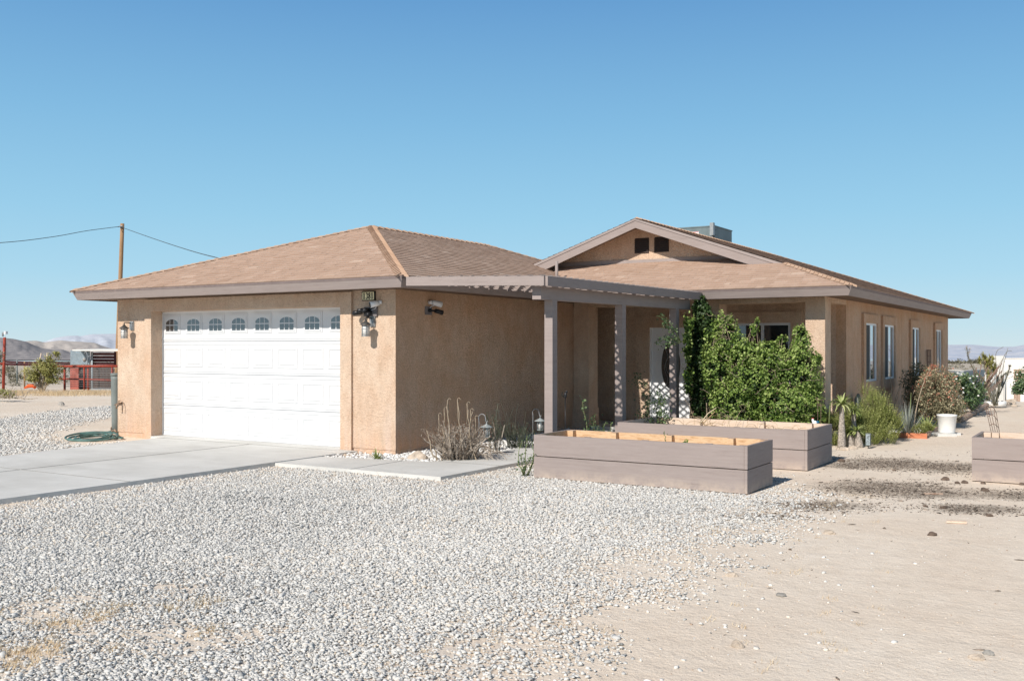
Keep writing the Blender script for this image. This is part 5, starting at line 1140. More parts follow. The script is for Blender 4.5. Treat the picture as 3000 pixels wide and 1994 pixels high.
mb = MB(); x, y = gnd(2735, 1448); mb.prism([(x-.10, y-.05), (x+.10, y+.04), (x+.10, y+.06), (x-.10, y-.02)], 'z', .003, .02); tag(mb.build('scrap_stick', M['log']), 'thin reddish stick lying in the debris patch', 'stick')
# ---- palms (bottle shaped succulents)
def palm(label, px, pyb, pyt, t, rb, rt, nl, L0, px2=None, nf=1.5):
    x, y = at(px, t); zt = zat(pyt, t); x2, y2 = at(px2 or px, t); o = thing('small_palm', label, 'palm', (x, y, 0), 'spiny trunked little palms by the rosemary')
    mb = MB(); n = 14; pts = []; rr = []
    for i in range(n+1):
        k = i/n; pts.append((x+(x2-x)*k**1.5, y+(y2-y)*k, zt*k)); rr.append(rb*(1-.15*math.sin(k*3))*(1-k)**.9+rt*k**.6+.004*random.random())
    mb.tube(pts, rr, 18); tr = part(mb, 'trunk', M['palmtrunk'], o)
    mb = MB()
    for i in range(int(zt*520)):
        k = random.random()*.95; j = min(n-1, int(k*n)); p = Vector(pts[j]).lerp(Vector(pts[j+1]), k*n-j); r_ = rr[j]; a = i*2.4
        d = Vector((math.cos(a), math.sin(a), .25)); mb.blade(p+Vector((math.cos(a), math.sin(a), 0))*r_*.95, d, .022, .008, .3, random.random(), 1)
    part(mb, 'spines', M['drystem'], tr)
    mb = MB(); 
    for i in range(int(nl*nf)):
        a = random.uniform(0, 6.283); e = R(random.uniform(-5, 60)); d = (math.cos(a)*math.cos(e), math.sin(a)*math.cos(e), math.sin(e)); mb.blade((x2, y2, zt-.01), d, L0*random.uniform(.75, 1.2), .04, random.uniform(.5, 1.6), random.random(), 6)
    part(mb, 'crown', M['agave'], o)
palm('tallest little palm with bare spiny trunk right of the middle planter', 2466, 1310, 1184, 17.3, .072, .026, 46, .30)
palm('second palm leaning behind the tallest one', 2500, 1300, 1203, 17.9, .06, .025, 40, .24, 2502)
palm('short stout palm directly behind the rocks', 2490, 1306, 1268, 17.5, .09, .05, 30, .2)
palm('short leaning palm right of the stout one', 2517, 1306, 1262, 17.4, .07, .04, 32, .2, 2509)
mb = MB(); t = thing('drooping_stalk', 'bent pale succulent stalk left of the tallest palm', 'succulent', (*at(2428, 17.4), 0))
mb.tube([(*at(2428, 17.4), .3), W(2431, 1190, 17.4), W(2436, 1175, 17.4), W(2446, 1171, 17.4)], [.012, .012, .012, .01], 7); part(mb, 'stalk', M['greenstem'], t)
# rosemary
def rosemary(label, lm, n, L0, mat='rosemary', seed=0, name='rosemary_bush', cat='bush', nl=8, up=.9):
    x, y = lm[0][0], lm[0][1]; t = thing(name, label, cat, (x, y, 0)); mb = MB(); L_ = lm; w_ = [a[3]*a[5] for a in lm]
    for i in range(n):
        a = random.choices(L_, w_)[0]; d = Vector((random.gauss(0, 1), random.gauss(0, 1), abs(random.gauss(0, 1)))).normalized(); p = Vector((a[0]+d.x*a[3]*.75, a[1]+d.y*a[4]*.75, max(.02, a[2]+(d.z*1.4-.6)*a[5]*.8)))
        dr = (d*.8+Vector((random.gauss(0, .25), random.gauss(0, .25), up))).normalized(); L = L0*random.uniform(.5, 1.25); v_ = min(1, max(0, random.gauss(.5, .2)+.25*(p.z-a[2])/a[5]))
        k = 5; q = p
        for j in range(k+1):
            f = j/k
            for _ in range(nl//2 if j < k else 3):
                an = random.uniform(0, 6.283); mb.blade(q, (dr.x+math.cos(an)*.8, dr.y+math.sin(an)*.8, dr.z+random.uniform(-.2, .5)), .034*(1-.4*f), .0115, .1, min(1, max(0, v_+random.gauss(0, .15)+.15*f)), 1)
            q = q+dr*L/k; dr = (dr+Vector((random.gauss(0, .1), random.gauss(0, .1), .08))).normalized()
    part(mb, 'foliage', M[mat], t); return t
t = rosemary('large rosemary bush behind the spiny palms', lumps_px([(2540, 1260, 18.2, .42, .4, .36), (2580, 1240, 18.5, .42, .4, .36), (2490, 1240, 18.4, .3, .3, .3), (2560, 1200, 18.6, .3, .3, .3), (2530, 1290, 17.8, .3, .3, .2), (2590, 1290, 18.0, .25, .3, .18), (2548, 1165, 18.7, .05, .06, .14), (2568, 1180, 18.7, .05, .06, .14), (2530, 1150, 18.8, .05, .05, .12)]), 1900, .21)
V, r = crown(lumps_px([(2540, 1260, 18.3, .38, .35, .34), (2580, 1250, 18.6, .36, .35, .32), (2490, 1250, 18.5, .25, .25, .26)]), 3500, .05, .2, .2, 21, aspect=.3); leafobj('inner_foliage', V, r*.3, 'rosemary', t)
mb = MB()
for (a, b, c, d) in ((2560, 1190, 2517, 1160), (2585, 1180, 2570, 1130+50), (2610, 1200, 2586, 1186), (2600, 1190, 2567, 1184)):
    pass
rosemary('rosemary sprigs low behind the middle planter', lumps_px([(2440, 1250, 18.0, .25, .3, .22), (2415, 1238, 18.1, .2, .25, .2), (2448, 1300, 17.6, .12, .15, .16)]), 480, .13, seed=3)
rosemary('grey leaved shrub at the right end of the rosemary', lumps_px([(2612, 1240, 18.7, .14, .2, .22), (2595, 1215, 18.8, .16, .2, .2), (2620, 1225, 18.8, .1, .14, .14)]), 330, .1, 'greyleaf', name='grey_shrub')
V = None
cc = thing('columnar_cactus', 'dark green columnar cactus against the side wall behind the rosemary', 'cactus', (*at(2495, 20.1), 0))
for i, (px, pyt) in enumerate(((2486, 1160), (2493, 1155), (2499, 1152), (2505, 1160), (2482, 1180))):
    x, y = at(px, 20.0+i*.06); x = max(x, SX+.12); z = zat(pyt, 20.0); n = 16; mb = MB(); vs = []
    for zz, rr in ((0, .04), (z*.5, .045), (z-.05, .04), (z-.01, .02), (z, .003)):
        for k in range(n): a = 2*math.pi*k/n; q = rr*(1 if k % 2 else .72); vs.append((x+q*math.cos(a), y+q*math.sin(a), zz))
    mb.add(vs, [(j*n+k, j*n+(k+1) % n, (j+1)*n+(k+1) % n, (j+1)*n+k) for j in range(4) for k in range(n)]); part(mb, 'column', M['leafplain'] if 'leafplain' in M else M['tank'], cc)
# patterned solar light
sl = thing('solar_light', 'square patterned metal path light in front of the rosemary', 'path light', (*at(2544, 17.2), 0))
x, y = at(2544, 17.2); mb = MB(); mb.box(x-.03, x+.03, y-.03, y+.03, .07, .25); bd_ = part(mb, 'core', M['shedwall'], sl)
mb = MB(); mb.box(x-.035, x+.035, y-.035, y+.035, .25, .265); mb.box(x-.035, x+.035, y-.035, y+.035, .055, .07)
for sx_ in (-1, 1):
    for sy_ in (-1, 1): mb.box(x+sx_*.035-.004, x+sx_*.035+.004, y+sy_*.035-.004, y+sy_*.035+.004, .055, .265)
part(mb, 'frame', M['tank'], sl)
mb = MB()
for k in range(64):
    a = random.choice((0, 1)); u = random.uniform(-.03, .022); v = random.uniform(.075, .235)
    if a == 0: mb.box(x+u, x+u+.012, y-.034, y-.0305, v, v+.009)
    else: mb.box(x+.0305, x+.034, y+u, y+u+.012, v, v+.009)
part(mb, 'pattern', M['tank'], sl)
mb = MB(); mb.tube([(x, y, -.05), (x, y, .06)], .008, 6); part(mb, 'spike', M['black'], sl)
# ---- right hand bed
rh = thing('red_yucca', 'blue grey spiky yucca with one tall reddish flower stalk', 'yucca', (*at(2660, 19.3), 0))
x, y = at(2660, 19.3); mb = MB(); rosette(mb, (x, y, .02), 150, .45, .75, .018, 22, 86, .28); part(mb, 'blades', M['yucca'], rh)
mb = MB(); p0 = Vector((x+.1, y, .1)); p3 = Vector(W(2727, 1078, 19.6)); pts = catmull([p0, W(2684, 1200, 19.5), W(2703, 1130, 19.5), tuple(p3), W(2745, 1072, 19.5)], 6)
mb.tube(pts, [.014-.0004*i for i in range(len(pts))], 7); part(mb, 'flower_stalk', M['branch'], rh)
mb = MB()
for i in range(len(pts)//2, len(pts)):
    for _ in range(9): mb.blade(pts[i]+Vector([random.gauss(0, .02) for _ in range(3)]), (random.gauss(0, 1), random.gauss(0, 1), random.gauss(0, 1)), .035, .018, .1, random.random(), 1)
part(mb, 'blossoms', M['redflower'], rh)
mb = MB(); mb.tube([(x-.0, y, .1), W(2667, 1200, 19.3), W(2669, 1150, 19.3)], [.01, .01, .004], 6); part(mb, 'bud_stalk', M['greenstem'], rh)
ag = thing('agave', 'yellow green agave between the yucca and the white pot', 'agave', (*at(2713, 19.8), 0))
x, y = at(2713, 19.8); mb = MB(); rosette(mb, (x, y, .03), 40, .25, .42, .06, 18, 80, .3); part(mb, 'leaves', M['agave'], ag)
rosemary('low green herb clump behind the red edging board', lumps_px([(2690, 1262, 19.2, .16, .14, .1), (2715, 1255, 19.4, .14, .14, .1)]), 190, .07, 'rosemary', name='herb_clump', cat='herb')
t = rosemary('big grey green shrub tinged with coral flowers against the side wall', lumps_px([(2735, 1150, 21.6, .42, .45, .46), (2762, 1140, 22.3, .38, .45, .4), (2782, 1190, 21.8, .38, .45, .36), (2760, 1205, 21.4, .45, .4, .32), (2745, 1110, 22.2, .35, .4, .35), (2700, 1180, 22.0, .35, .4, .45)]), 1500, .16, 'rustleaf', name='flowering_shrub', nl=6, up=.5)
V, r = crown(lumps_px([(2735, 1150, 21.6, .42, .45, .46), (2762, 1140, 22.3, .38, .45, .4), (2782, 1190, 21.8, .38, .45, .36), (2760, 1200, 21.4, .45, .4, .35), (2745, 1110, 22.2, .35, .4, .35), (2700, 1180, 22.0, .35, .4, .45)]), 17000, .042, .45, .22, 31, clump=.14); leafobj('leaves', V, r, 'rustleaf', t)
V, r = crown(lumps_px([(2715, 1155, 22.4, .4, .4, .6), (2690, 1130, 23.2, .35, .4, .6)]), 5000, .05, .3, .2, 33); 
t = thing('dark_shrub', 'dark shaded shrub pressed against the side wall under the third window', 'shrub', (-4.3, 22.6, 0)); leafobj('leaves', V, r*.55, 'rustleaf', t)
mb = MB()
for k in range(9): limb(mb, (-4.3+random.uniform(-.1, .2), 22.6+random.uniform(-.3, .3), 0), (-4.2+random.uniform(-.3, .4), 22.6+random.uniform(-.5, .5), random.uniform(.8, 1.3)), .012, .004)
part(mb, 'branches', M['branch'], t)
# pot, edging
pt = thing('plant_pot', 'large empty white plastic pot standing on grey pavers', 'pot', (*at(2774, 19.7), .03))
x, y = at(2774, 19.7); mb = MB(); mb.lathe((x, y, .055), [(.145, 0), (.15, .02), (.153, .04), (.180, .33), (.188, .335), (.19, .365), (.18, .367), (.172, .34), (.135, .05), (.001, .05)], 36); part(mb, 'pot', M['whitepot'], pt)
mb = MB(); mb.lathe((x, y, .2), [(.001, 0), (.15, .004), (.001, .01)], 24); part(mb, 'soil', M['soil'], pt)
for dx_, dy2, r0_, lb in ((-.27, -.05, .1, 'grey concrete paver left of the white pot'), (-.02, -.1, -.05, 'grey concrete paver directly under the white pot'), (.02, .16, .05, 'grey concrete paver behind the white pot')):
    mb = MB(); a = R(31)+r0_; cx, cy = x+dx_, y+dy2; co2 = [(cx+math.cos(a)*u-math.sin(a)*v, cy+math.sin(a)*u+math.cos(a)*v) for u, v in ((-.19, -.1), (.19, -.1), (.19, .1), (-.19, .1))]
    mb.prism(co2, 'z', -.02, .054); tag(mb.build('paver', M['concrete']), lb, 'paver', 'pavers under the white pot')
def timber(label, a, b, w_, h, mat, name='edging_board', cat='edging'):
    a, b = Vector((*a, 0)), Vector((*b, 0)); d = (b-a).normalized(); s = Vector((-d.y, d.x, 0))*w_
    mb = MB(); vs = [a, b, b+s, a+s]; mb.add([tuple(v) for v in vs]+[(v.x, v.y, h) for v in vs], [(0, 3, 2, 1), (4, 5, 6, 7), (0, 1, 5, 4), (1, 2, 6, 5), (2, 3, 7, 6), (3, 0, 4, 7)])
    tag(mb.build(name, M[mat]), label, cat)
timber('red brown edging board in front of the yucca bed', gnd(2613, 1281), gnd(2716, 1285), .05, .10, 'redwood')
timber('short reddish edging log from the board corner to the white pot', gnd(2720, 1281), gnd(2748, 1262), .09, .09, 'log', 'edging_log')
def logcurve(label, pix, r):
    pts = [Vector((*gnd(px, py), r*.8)) for px, py in pix]; pts = catmull(pts, 5); mb = MB(); mb.tube(pts, [r*(1+random.uniform(-.2, .15)) for _ in pts], 9); tag(mb.build('edging_log', M['log']), label, 'edging')
logcurve('weathered log edging the bed right of the white pot', [(2812, 1238), (2830, 1226), (2850, 1217)], .075)
logcurve('weathered log edging further back, ending at the far shrubs', [(2851, 1216), (2872, 1203), (2890, 1193)], .08)
# wire trellis on wall
tr = thing('wire_trellis', 'narrow dark iron trellis standing by the side wall between the last windows', 'trellis', (-4.55, 29.5, 0))
for k, px in enumerate((2715, 2718, 2722, 2726)):
    mb = MB(); mb.tube([(*at(px+3, 27.6), .6), (*at(px, 27.6), zat(1024, 27.6))], .012, 6); part(mb, 'rod', M['rustwire'], tr)
mb = MB()
for py in (1025, 1042, 1060, 1078): mb.tube([W(2715, py, 27.6), W(2728, py, 27.6)], .01, 5)
part(mb, 'cross_wires', M['rustwire'], tr)
# wire cage in the right planter
wc_ = thing('wire_cage', 'bent rusty wire cage leaning out of the right hand planter', 'wire cage', (*at(2918, 14.1), .45))
bx = [(2888, 1193), (2893, 1193), (2901, 1193), (2912, 1200), (2919, 1210)]; bb = [(2908, 1284), (2915, 1286), (2921, 1288), (2926, 1288), (2931, 1284)]
for k in range(5):
    mb = MB(); d = 14.15-.12*math.sin(math.pi*k/4); a = Vector(W(*bx[k], d)); b = Vector(W(*bb[k], d)); mb.tube([a, a.lerp(b, .3), a.lerp(b, .65), b], .0045, 5); part(mb, 'wire', M['rustwire'], wc_)
for f in (0, .3, .58, .85):
    pts = []
    for k in range(5):
        d = 14.15-.12*math.sin(math.pi*k/4); a = Vector(W(*bx[k], d)); b = Vector(W(*bb[k], d)); pts.append(a.lerp(b, f)+Vector((0, 0, .03*math.sin(math.pi*k/4))))
    mb = MB(); mb.tube(catmull(pts, 4), .0045, 5); part(mb, 'ring', M['rustwire'], wc_)
# ---- far right garden
t = thing('rose_bush', 'rose bush covered in white blooms behind the coral flowered shrub', 'rose bush', (*at(2830, 25), 0))
lm = lumps_px([(2815, 1135, 25, .32, .4, .38), (2845, 1130, 25.5, .3, .35, .35), (2800, 1125, 25.5, .25, .3, .3), (2835, 1165, 25, .35, .4, .3), (2860, 1150, 25.6, .25, .3, .3)])
V, r = crown(lm, 5500, .06, .4, .25, 41, clump=.2); leafobj('leaves', V, r, 'roseleaf', t); mb = MB()
for k in range(24):
    a = random.choice(lm); d = Vector((random.gauss(0, 1), -abs(random.gauss(0, 1)), abs(random.gauss(0, 1)))).normalized(); mb = MB(); blob(mb, (a[0]+d.x*a[3], a[1]+d.y*a[4], a[2]+d.z*a[5]), .028, .028, .02, 5, 7); part(mb, 'bloom', M['flower'], t)
mb = MB(); t = thing('grass_clump', 'grey green fountain grass clump with reddish seed heads at the bed end', 'grass', (*at(2855, 26.5), 0)); x, y = at(2852, 26.5); rosette(mb, (x, y, .02), 150, .5, 1.1, .02, 35, 86, .35); part(mb, 'blades', M['yucca'], t)
mb = MB(); 
for k in range(26):
    a = Vector((x, y, .1)); b = a+Vector((random.uniform(-.2, .75), random.uniform(-.2, .3), random.uniform(.5, 1.25))); mb.tube([a, a.lerp(b, .5)+Vector((0, 0, .08)), b], [.006, .006, .012], 4)
part(mb, 'seed_heads', M['rustwire'], t)
# joshua tree
jt = thing('joshua_tree', 'young Joshua tree with clustered spiky heads in the far garden', 'joshua tree', (*at(2893, 29.5), 0)); x, y = at(2893, 29.8)
mb = MB(); heads = [(2880, 1045), (2900, 1050), (2892, 1062), (2905, 1068), (2915, 1072), (2870, 1056), (2890, 1078), (2902, 1085), (2912, 1082), (2896, 1095), (2888, 1050), (2908, 1055)]
limb(mb, (x, y, 0), W(2896, 1100, 29.8), .07, .06, .03); limb(mb, W(2896, 1100, 29.8), W(2902, 1060, 29.8), .06, .05, .03); limb(mb, W(2896, 1100, 29.8), W(2885, 1055, 29.8), .05, .04, .05); limb(mb, W(2899, 1085, 29.8), W(2912, 1075, 29.8), .04, .04, .05)
part(mb, 'trunk', M['branch'], jt)
mb = MB()
for (a, b) in heads: rosette(mb, W(a, b, 29.8+random.uniform(-.15, .15)), 70, .09, .19, .03, -85, 90, .05)
part(mb, 'leaf_heads', M['olive'], jt)
for m_ in (1,):
    oc = thing('ocotillo', 'tall spindly ocotillo with long thorny canes in the far garden', 'ocotillo', (*at(2915, 29.3), 0)); mb = MB(); mb2 = MB(); mb3 = MB(); base = Vector((*at(2917, 29.3), .05))
    ends = [[(2880, 1110), (2855, 1085), (2838, 1050), (2832, 1020)], [(2888, 1120), (2868, 1100), (2850, 1065), (2842, 1050)], [(2935, 1110), (2945, 1095), (2965, 1088)], [(2945, 1115), (2958, 1075), (2958, 1070)], [(2925, 1110), (2935, 1060), (2950, 1030), (2965, 1028)], [(2925, 1130), (2945, 1050), (2953, 1018)], [(2905, 1130), (2890, 1090), (2873, 1035)], [(2912, 1120), (2925, 1075), (2938, 1050)], [(2930, 1120), (2950, 1110), (2968, 1102)], [(2908, 1120), (2895, 1070)], [(2920, 1100), (2918, 1035), (2940, 1015)], [(2918, 1140), (2905, 1100), (2880, 1070)]]
    for e_ in ends:
        dd = 29.3+random.uniform(-.3, .3); pts = catmull([tuple(base+Vector((random.uniform(-.06, .06), random.uniform(-.06, .06), 0)))]+[W(a, b, dd) for a, b in e_], 7); n = len(pts); thick = .022 if e_[0][0] > 2930 or e_[0][0] < 2885 else .012
        mb.tube(pts, [thick*(1-.6*i/n) for i in range(n)], 6)
        for i, p in enumerate(pts):
            if thick > .02:
                for _ in range(10): mb2.blade(p+Vector([random.gauss(0, .02) for _ in range(3)]), (random.gauss(0, 1), random.gauss(0, 1), random.gauss(0, .8)), .06, .022, .1, random.random(), 1)
    for a, b in ((2832, 1020), (2836, 1035), (2841, 1026), (2837, 1047)):
        for _ in range(26): mb3.blade(Vector(W(a+random.uniform(-2, 2), b+random.uniform(-6, 6), 29.3)), (random.gauss(0, 1), random.gauss(0, 1), random.gauss(0, 1)), .07, .02, .1, random.random(), 1)
    part(mb, 'canes', M['ocobark'], oc); part(mb2, 'thorny_leaves', M['greyleaf'], oc); part(mb3, 'dry_tip', M['drystem'], oc)
tp2 = thing('tree_ring', 'low white ring around the base of the ocotillo', 'planter ring', (*at(2912, 29.3), 0)); x, y = at(2915, 29.6)
mb = MB(); mb.lathe((x, y, 0), [(.30, 0), (.315, .14), (.29, .16), (.27, .14), (.27, 0)], 28); part(mb, 'ring', M['whitepot'], tp2)
mb = MB(); mb.lathe((x, y, .02), [(.001, .06), (.28, .06), (.28, .0)], 20); part(mb, 'soil', M['soil'], tp2)
ck = thing('white_container', 'white plastic container standing behind the Joshua tree trunk', 'container', (*at(2900, 31), 0)); x, y = at(2901, 31)
mb = MB(); mb.lathe((x, y, 0), [(.14, 0), (.17, .95), (.13, 1.0), (.13, .98)], 14); part(mb, 'body', M['whitepot'], ck)
mb = MB(); mb.lathe((x, y, .98), [(.08, 0), (.08, .05), (.001, .06)], 10); part(mb, 'lid', M['whitepot'], ck)
for k, (px, py, s) in enumerate(((2952, 1185, .22), (2965, 1182, .2), (2958, 1178, .25), (2972, 1190, .15), (2968, 1175, .2))):
    rock(('pale rock beside the white ring, nearest it', 'second pale rock right of the white ring', 'largest pale rock in the pile right of the white ring', 'small low rock at the right of the rock pile', 'furthest pale rock of the pile by the white ring')[k], px, py, s)
# chain link post
mb = MB(); mb.tube([(*at(2946, 32.5), 0), (*at(2946, 32.5), zat(1090, 32.5))], .025, 8); tag(mb.build('fence_post', M['greymetal']), 'thin galvanised fence post behind the ocotillo', 'post')
# ---- white building beyond
hb = thing('white_building', 'flat roofed white stucco building down the slope at the right edge', 'building', (*at(2980, 58), -3))
def quadbox(mb, A, B, dep, z0, z1):
    A, B = Vector((*A, 0)), Vector((*B, 0)); d = (B-A).normalized(); s = Vector((-d.y, d.x, 0))*dep; vs = [A, B, B+s, A+s]
    mb.add([(v.x, v.y, z0) for v in vs]+[(v.x, v.y, z1) for v in vs], [(0, 3, 2, 1), (4, 5, 6, 7), (0, 1, 5, 4), (1, 2, 6, 5), (2, 3, 7, 6), (3, 0, 4, 7)])
mb = MB(); quadbox(mb, at(2942, 58), at(3400, 55), .5, -4, zat(1051, 57)); part(mb, 'wall', M['whitewall'], hb)
mb = MB(); quadbox(mb, at(2908, 60), at(2943, 60), .5, -4, zat(1042, 60)); part(mb, 'tower', M['whitewall'], hb)
mb = MB(); quadbox(mb, at(2941.5, 57.97), at(3402, 54.97), .3, zat(1051, 57)+.005, zat(1049, 57)); part(mb, 'parapet', M['whitewall'], hb)
for (a, b) in ((2917, 2927), (2933, 2940)):
    mb = MB(); quadbox(mb, at(a, 59.9), at(b, 59.9), .05, zat(1130, 59.9), zat(1100, 59.9)); part(mb, 'window', M['darkglass'], hb)
pg = thing('pergola', 'brown slatted pergola in front of the white building', 'pergola', (*at(2985, 46), -1))
for k in range(7):
    mb = MB(); z = zat(1085+k*5.2, 46); a, b = at(2969+k*1.2, 46), at(3120, 45); quadbox(mb, a, b, .1, z, z+.05); part(mb, 'slat', M['polewood'], pg)
for px in (2975, 2984, 3060):
    mb = MB(); x, y = at(px, 46); mb.box(x-.07, x+.07, y-.07, y+.07, -3, zat(1086, 46)); part(mb, 'post', M['log'], pg)
mb = MB(); quadbox(mb, at(2976, 46), at(2999, 45.8), .05, zat(1140, 46), zat(1138, 46)); part(mb, 'rail', M['log'], pg)
t = thing('flowering_bush', 'green bush with white blossoms at the right edge before the white building', 'bush', (*at(2995, 37), 0)); lm = lumps_px([(2992, 1130, 37, .3, .4, .5), (3005, 1115, 37, .5, .5, .6), (3000, 1150, 37, .4, .4, .3), (3030, 1130, 37, .5, .5, .6)])
V, r = crown(lm, 5000, .08, .4, .25, 51, clump=.25); leafobj('leaves', V, r, 'roseleaf', t); mb = MB()
for k in range(30):
    a = random.choice(lm); d = Vector((random.gauss(0, 1), -abs(random.gauss(0, 1)), abs(random.gauss(0, 1)))).normalized(); mb = MB(); blob(mb, (a[0]+d.x*a[3], a[1]+d.y*a[4], a[2]+d.z*a[5]), .035, .035, .028, 5, 7); part(mb, 'bloom', M['flower'], t)
wf_ = thing('wind_screen_fence', 'blue grey screened fence down the slope beside the side wall', 'fence', (*at(2830, 48), -2.5))
mb = MB(); quadbox(mb, at(2700, 50), at(2818, 46), .04, -3.2, zat(1084, 48)); part(mb, 'screen', M['farfence'], wf_)
mb = MB(); quadbox(mb, at(2819, 46), at(2915, 51), .04, -3.2, zat(1084, 48)); part(mb, 'screen', M['farfence'], wf_)
mb = MB(); quadbox(mb, at(2700, 49.9), at(2818, 45.9), .1, zat(1084, 48), zat(1082, 48)); part(mb, 'top_rail', M['whitewall'], wf_)
mb = MB(); quadbox(mb, at(2819, 45.9), at(2915, 50.9), .1, zat(1084, 48)+.002, zat(1082, 48)); part(mb, 'top_rail', M['whitewall'], wf_)
mb = MB(); x, y = at(2818.5, 45.8); mb.box(x-.06, x+.06, y-.06, y+.06, -3.2, zat(1086, 45.8)); part(mb, 'post', M['greymetal'], wf_)
# ---- left yard
HZ = lambda px, t: float(height(*at(px, t)))
tk = thing('water_tank', 'tall grey green plastic tank behind the left garage corner', 'tank', (*at(341, 20.1), 0)); x, y = at(340.5, 20.2)
zt_ = zat(1094, 20.2); mb = MB(); mb.lathe((x, y, 0), [(.085, 0), (.09, .3), (.102, zt_-.12), (.108, zt_-.05)], 24); part(mb, 'body', M['tank'], tk)
mb = MB(); mb.lathe((x, y, zt_-.05), [(.111, 0), (.113, .045), (.1, .06), (.001, .062)], 24); part(mb, 'lid', M['tank'], tk)
mb = MB(); mb.tube([(x+.0, y-.12, .0), (x+.0, y-.12, .12), (x+.06, y-.16, .14)], .012, 7); part(mb, 'valve', M['brass'], tk)
ho = thing('garden_hose', 'coiled green garden hose on the ground left of the garage', 'hose', (*gnd(270, 1286), 0)); cx, cy = gnd(268, 1288); mb = MB(); pts = []
for i in range(210):
    a = i*.21; rr = .30+.09*math.sin(i*.037)+.03*math.sin(i*.31); ox = .05*math.sin(i*.021); pts.append((cx+C_*(math.cos(a)*rr*1.22+ox)-S_*math.sin(a)*rr*1.0, cy+S_*(math.cos(a)*rr*1.22+ox)+C_*math.sin(a)*rr*1.0, (.02+.10*abs(math.sin(i*.043))*(.5+.5*math.sin(i*.21)))))
e0 = pts[-1]; fx, fy = at(345, 19.6); pts += catmull([e0, (cx+.45, cy+.35, .04), (fx-.25, fy-.1, .05), (fx-.04, fy-.05, .12)], 8)
mb.tube(pts, .016, 7); part(mb, 'coil', M['hose'], ho)
mb = MB(); mb.tube([(fx-.06, fy-.1, .1), (fx-.0, fy-.06, .13), (fx+.05, fy-.08, .09)], .02, 7); part(mb, 'nozzle', M['brass'], ho)
# red pipe fence
rf = thing('pipe_fence', 'rusty red steel pipe fence with wire mesh left of the garage', 'fence', (*at(200, 44), HZ(200, 44)))
def pipe(name, pts, r, mat='redpaint', parent=None, sides=8): mb = MB(); mb.tube(pts, r, sides); return part(mb, name, M[mat], parent or rf)
pipe('rail', [W(155, 1073, 44.5), W(350, 1072, 43)], .052); pipe('rail', [W(175, 1109, 44.5), W(350, 1114, 43)], .038)
pipe('rail', [W(6, 1066, 47), W(100, 1068, 46), W(190, 1072, 44.5)], .055, 'maroon'); pipe('rail', [W(12, 1059, 62), W(206, 1065, 60)], .06, 'maroon')
for px, py0, t in ((189.5, 1073, 44.4), (246.5, 1074, 43.8), (258.5, 1074, 43.8), (329, 1074, 43.2)): pipe('post', [(*at(px, t), HZ(px, t)-.1), W(px, py0, t)], .05 if px != 246.5 else .035)
for k in range(9): pipe('mesh_wire', [W(192, 1078+k*6.6, 44.3), W(330, 1079+k*6.8, 43.1)], .006, 'greymetal', sides=4)
for k in range(34): pipe('mesh_wire', [W(193+k*4.1, 1077, 44.3-k*.035), W(193+k*4.1, 1134, 44.3-k*.035)], .0035, 'greymetal', sides=3)
cp = thing('camera_post', 'tall rusty red post with white weather sensors on top at the left edge', 'post', (*at(11, 46), HZ(11, 46)))
pipe('post', [(*at(9.5, 46), HZ(10, 46)-.1), W(13.5, 988, 46)], .065, parent=cp)
mb = MB(); x, y, z = W(17, 974, 46); mb.box(x-.07, x+.07, y-.06, y+.06, z-.07, z+.06); mb.tube([(x, y, z-.05), W(15, 988, 46)], .012, 6); part(mb, 'sensor', M['white'], cp)
mb = MB(); x, y, z = W(8, 978, 46); mb.box(x-.03, x+.03, y-.03, y+.03, z-.12, z+.05); mb.tube([(x-.05, y, z+.08), (x+.07, y, z+.08)], .014, 6); part(mb, 'sensor', M['greymetal'], cp)
pipe('rail_stub', [W(-20, 1066, 46), W(10, 1065, 46)], .05, parent=cp)
for px, pt_, pb_, t, lb in ((50, 1054, 1108, 60, 'thin green steel fence stake left of the olive shrub, further one'), (72, 1058, 1117, 52, 'thin brown steel fence stake just left of the olive shrub')):
    mb = MB(); mb.tube([(*at(px, t), HZ(px, t)-.1), W(px, pt_, t)], .045, 6); tag(mb.build('fence_stake', M['tank'] if px == 50 else M['polewood']), lb, 'stake')
# coop
co = thing('animal_shelter', 'corrugated metal and red panel shelter with a white roof behind the fence', 'shed', (*at(270, 48), HZ(270, 48)))
g0 = HZ(260, 48)-.1
mb = MB(); A = Vector((*at(206, 48.3), 0)); B = Vector((*at(264, 48), 0)); nc = 14; z0, z1 = zat(1068, 48.2), zat(1026, 48.2)
vs = []
for i in range(nc*2+1):
    z = z0+(z1-z0)*i/(nc*2); o_ = Vector((0, -.02 if i % 2 else .02, 0)); vs += [tuple(A+o_+Vector((0, 0, z))), tuple(B+o_+Vector((0, 0, z)))]
mb.add(vs, [(2*i, 2*i+1, 2*i+3, 2*i+2) for i in range(nc*2)]); part(mb, 'corrugated_wall', M['shedwall'], co)
mb = MB(); quadbox(mb, at(205.5, 48.2), at(230, 48.05), .05, g0, zat(1077, 48.1)); part(mb, 'red_panel', M['redpanel'], co)
mb = MB(); quadbox(mb, at(230.5, 48.6), at(330, 47.6), .05, g0, zat(1070, 48.3)); part(mb, 'dark_back', M['vent'], co)
for i in range(4):
    mb = MB(); quadbox(mb, at(268, 47.9), at(334, 47.5), .04, zat(1068.5-i*9.4, 47.7), zat(1061-i*9.4, 47.7)); part(mb, 'slat', M['maroon'], co)
for px in (266, 334):
    mb = MB(); quadbox(mb, at(px, 47.85), at(px+4, 47.8), .06, zat(1069, 47.8), zat(1030, 47.8)); part(mb, 'slat_post', M['maroon'], co)
mb = MB(); mb.tube([(*at(270, 47.7), g0), W(270, 1030, 47.7)], .035, 8); part(mb, 'steel_post', M['shedwall'], co)
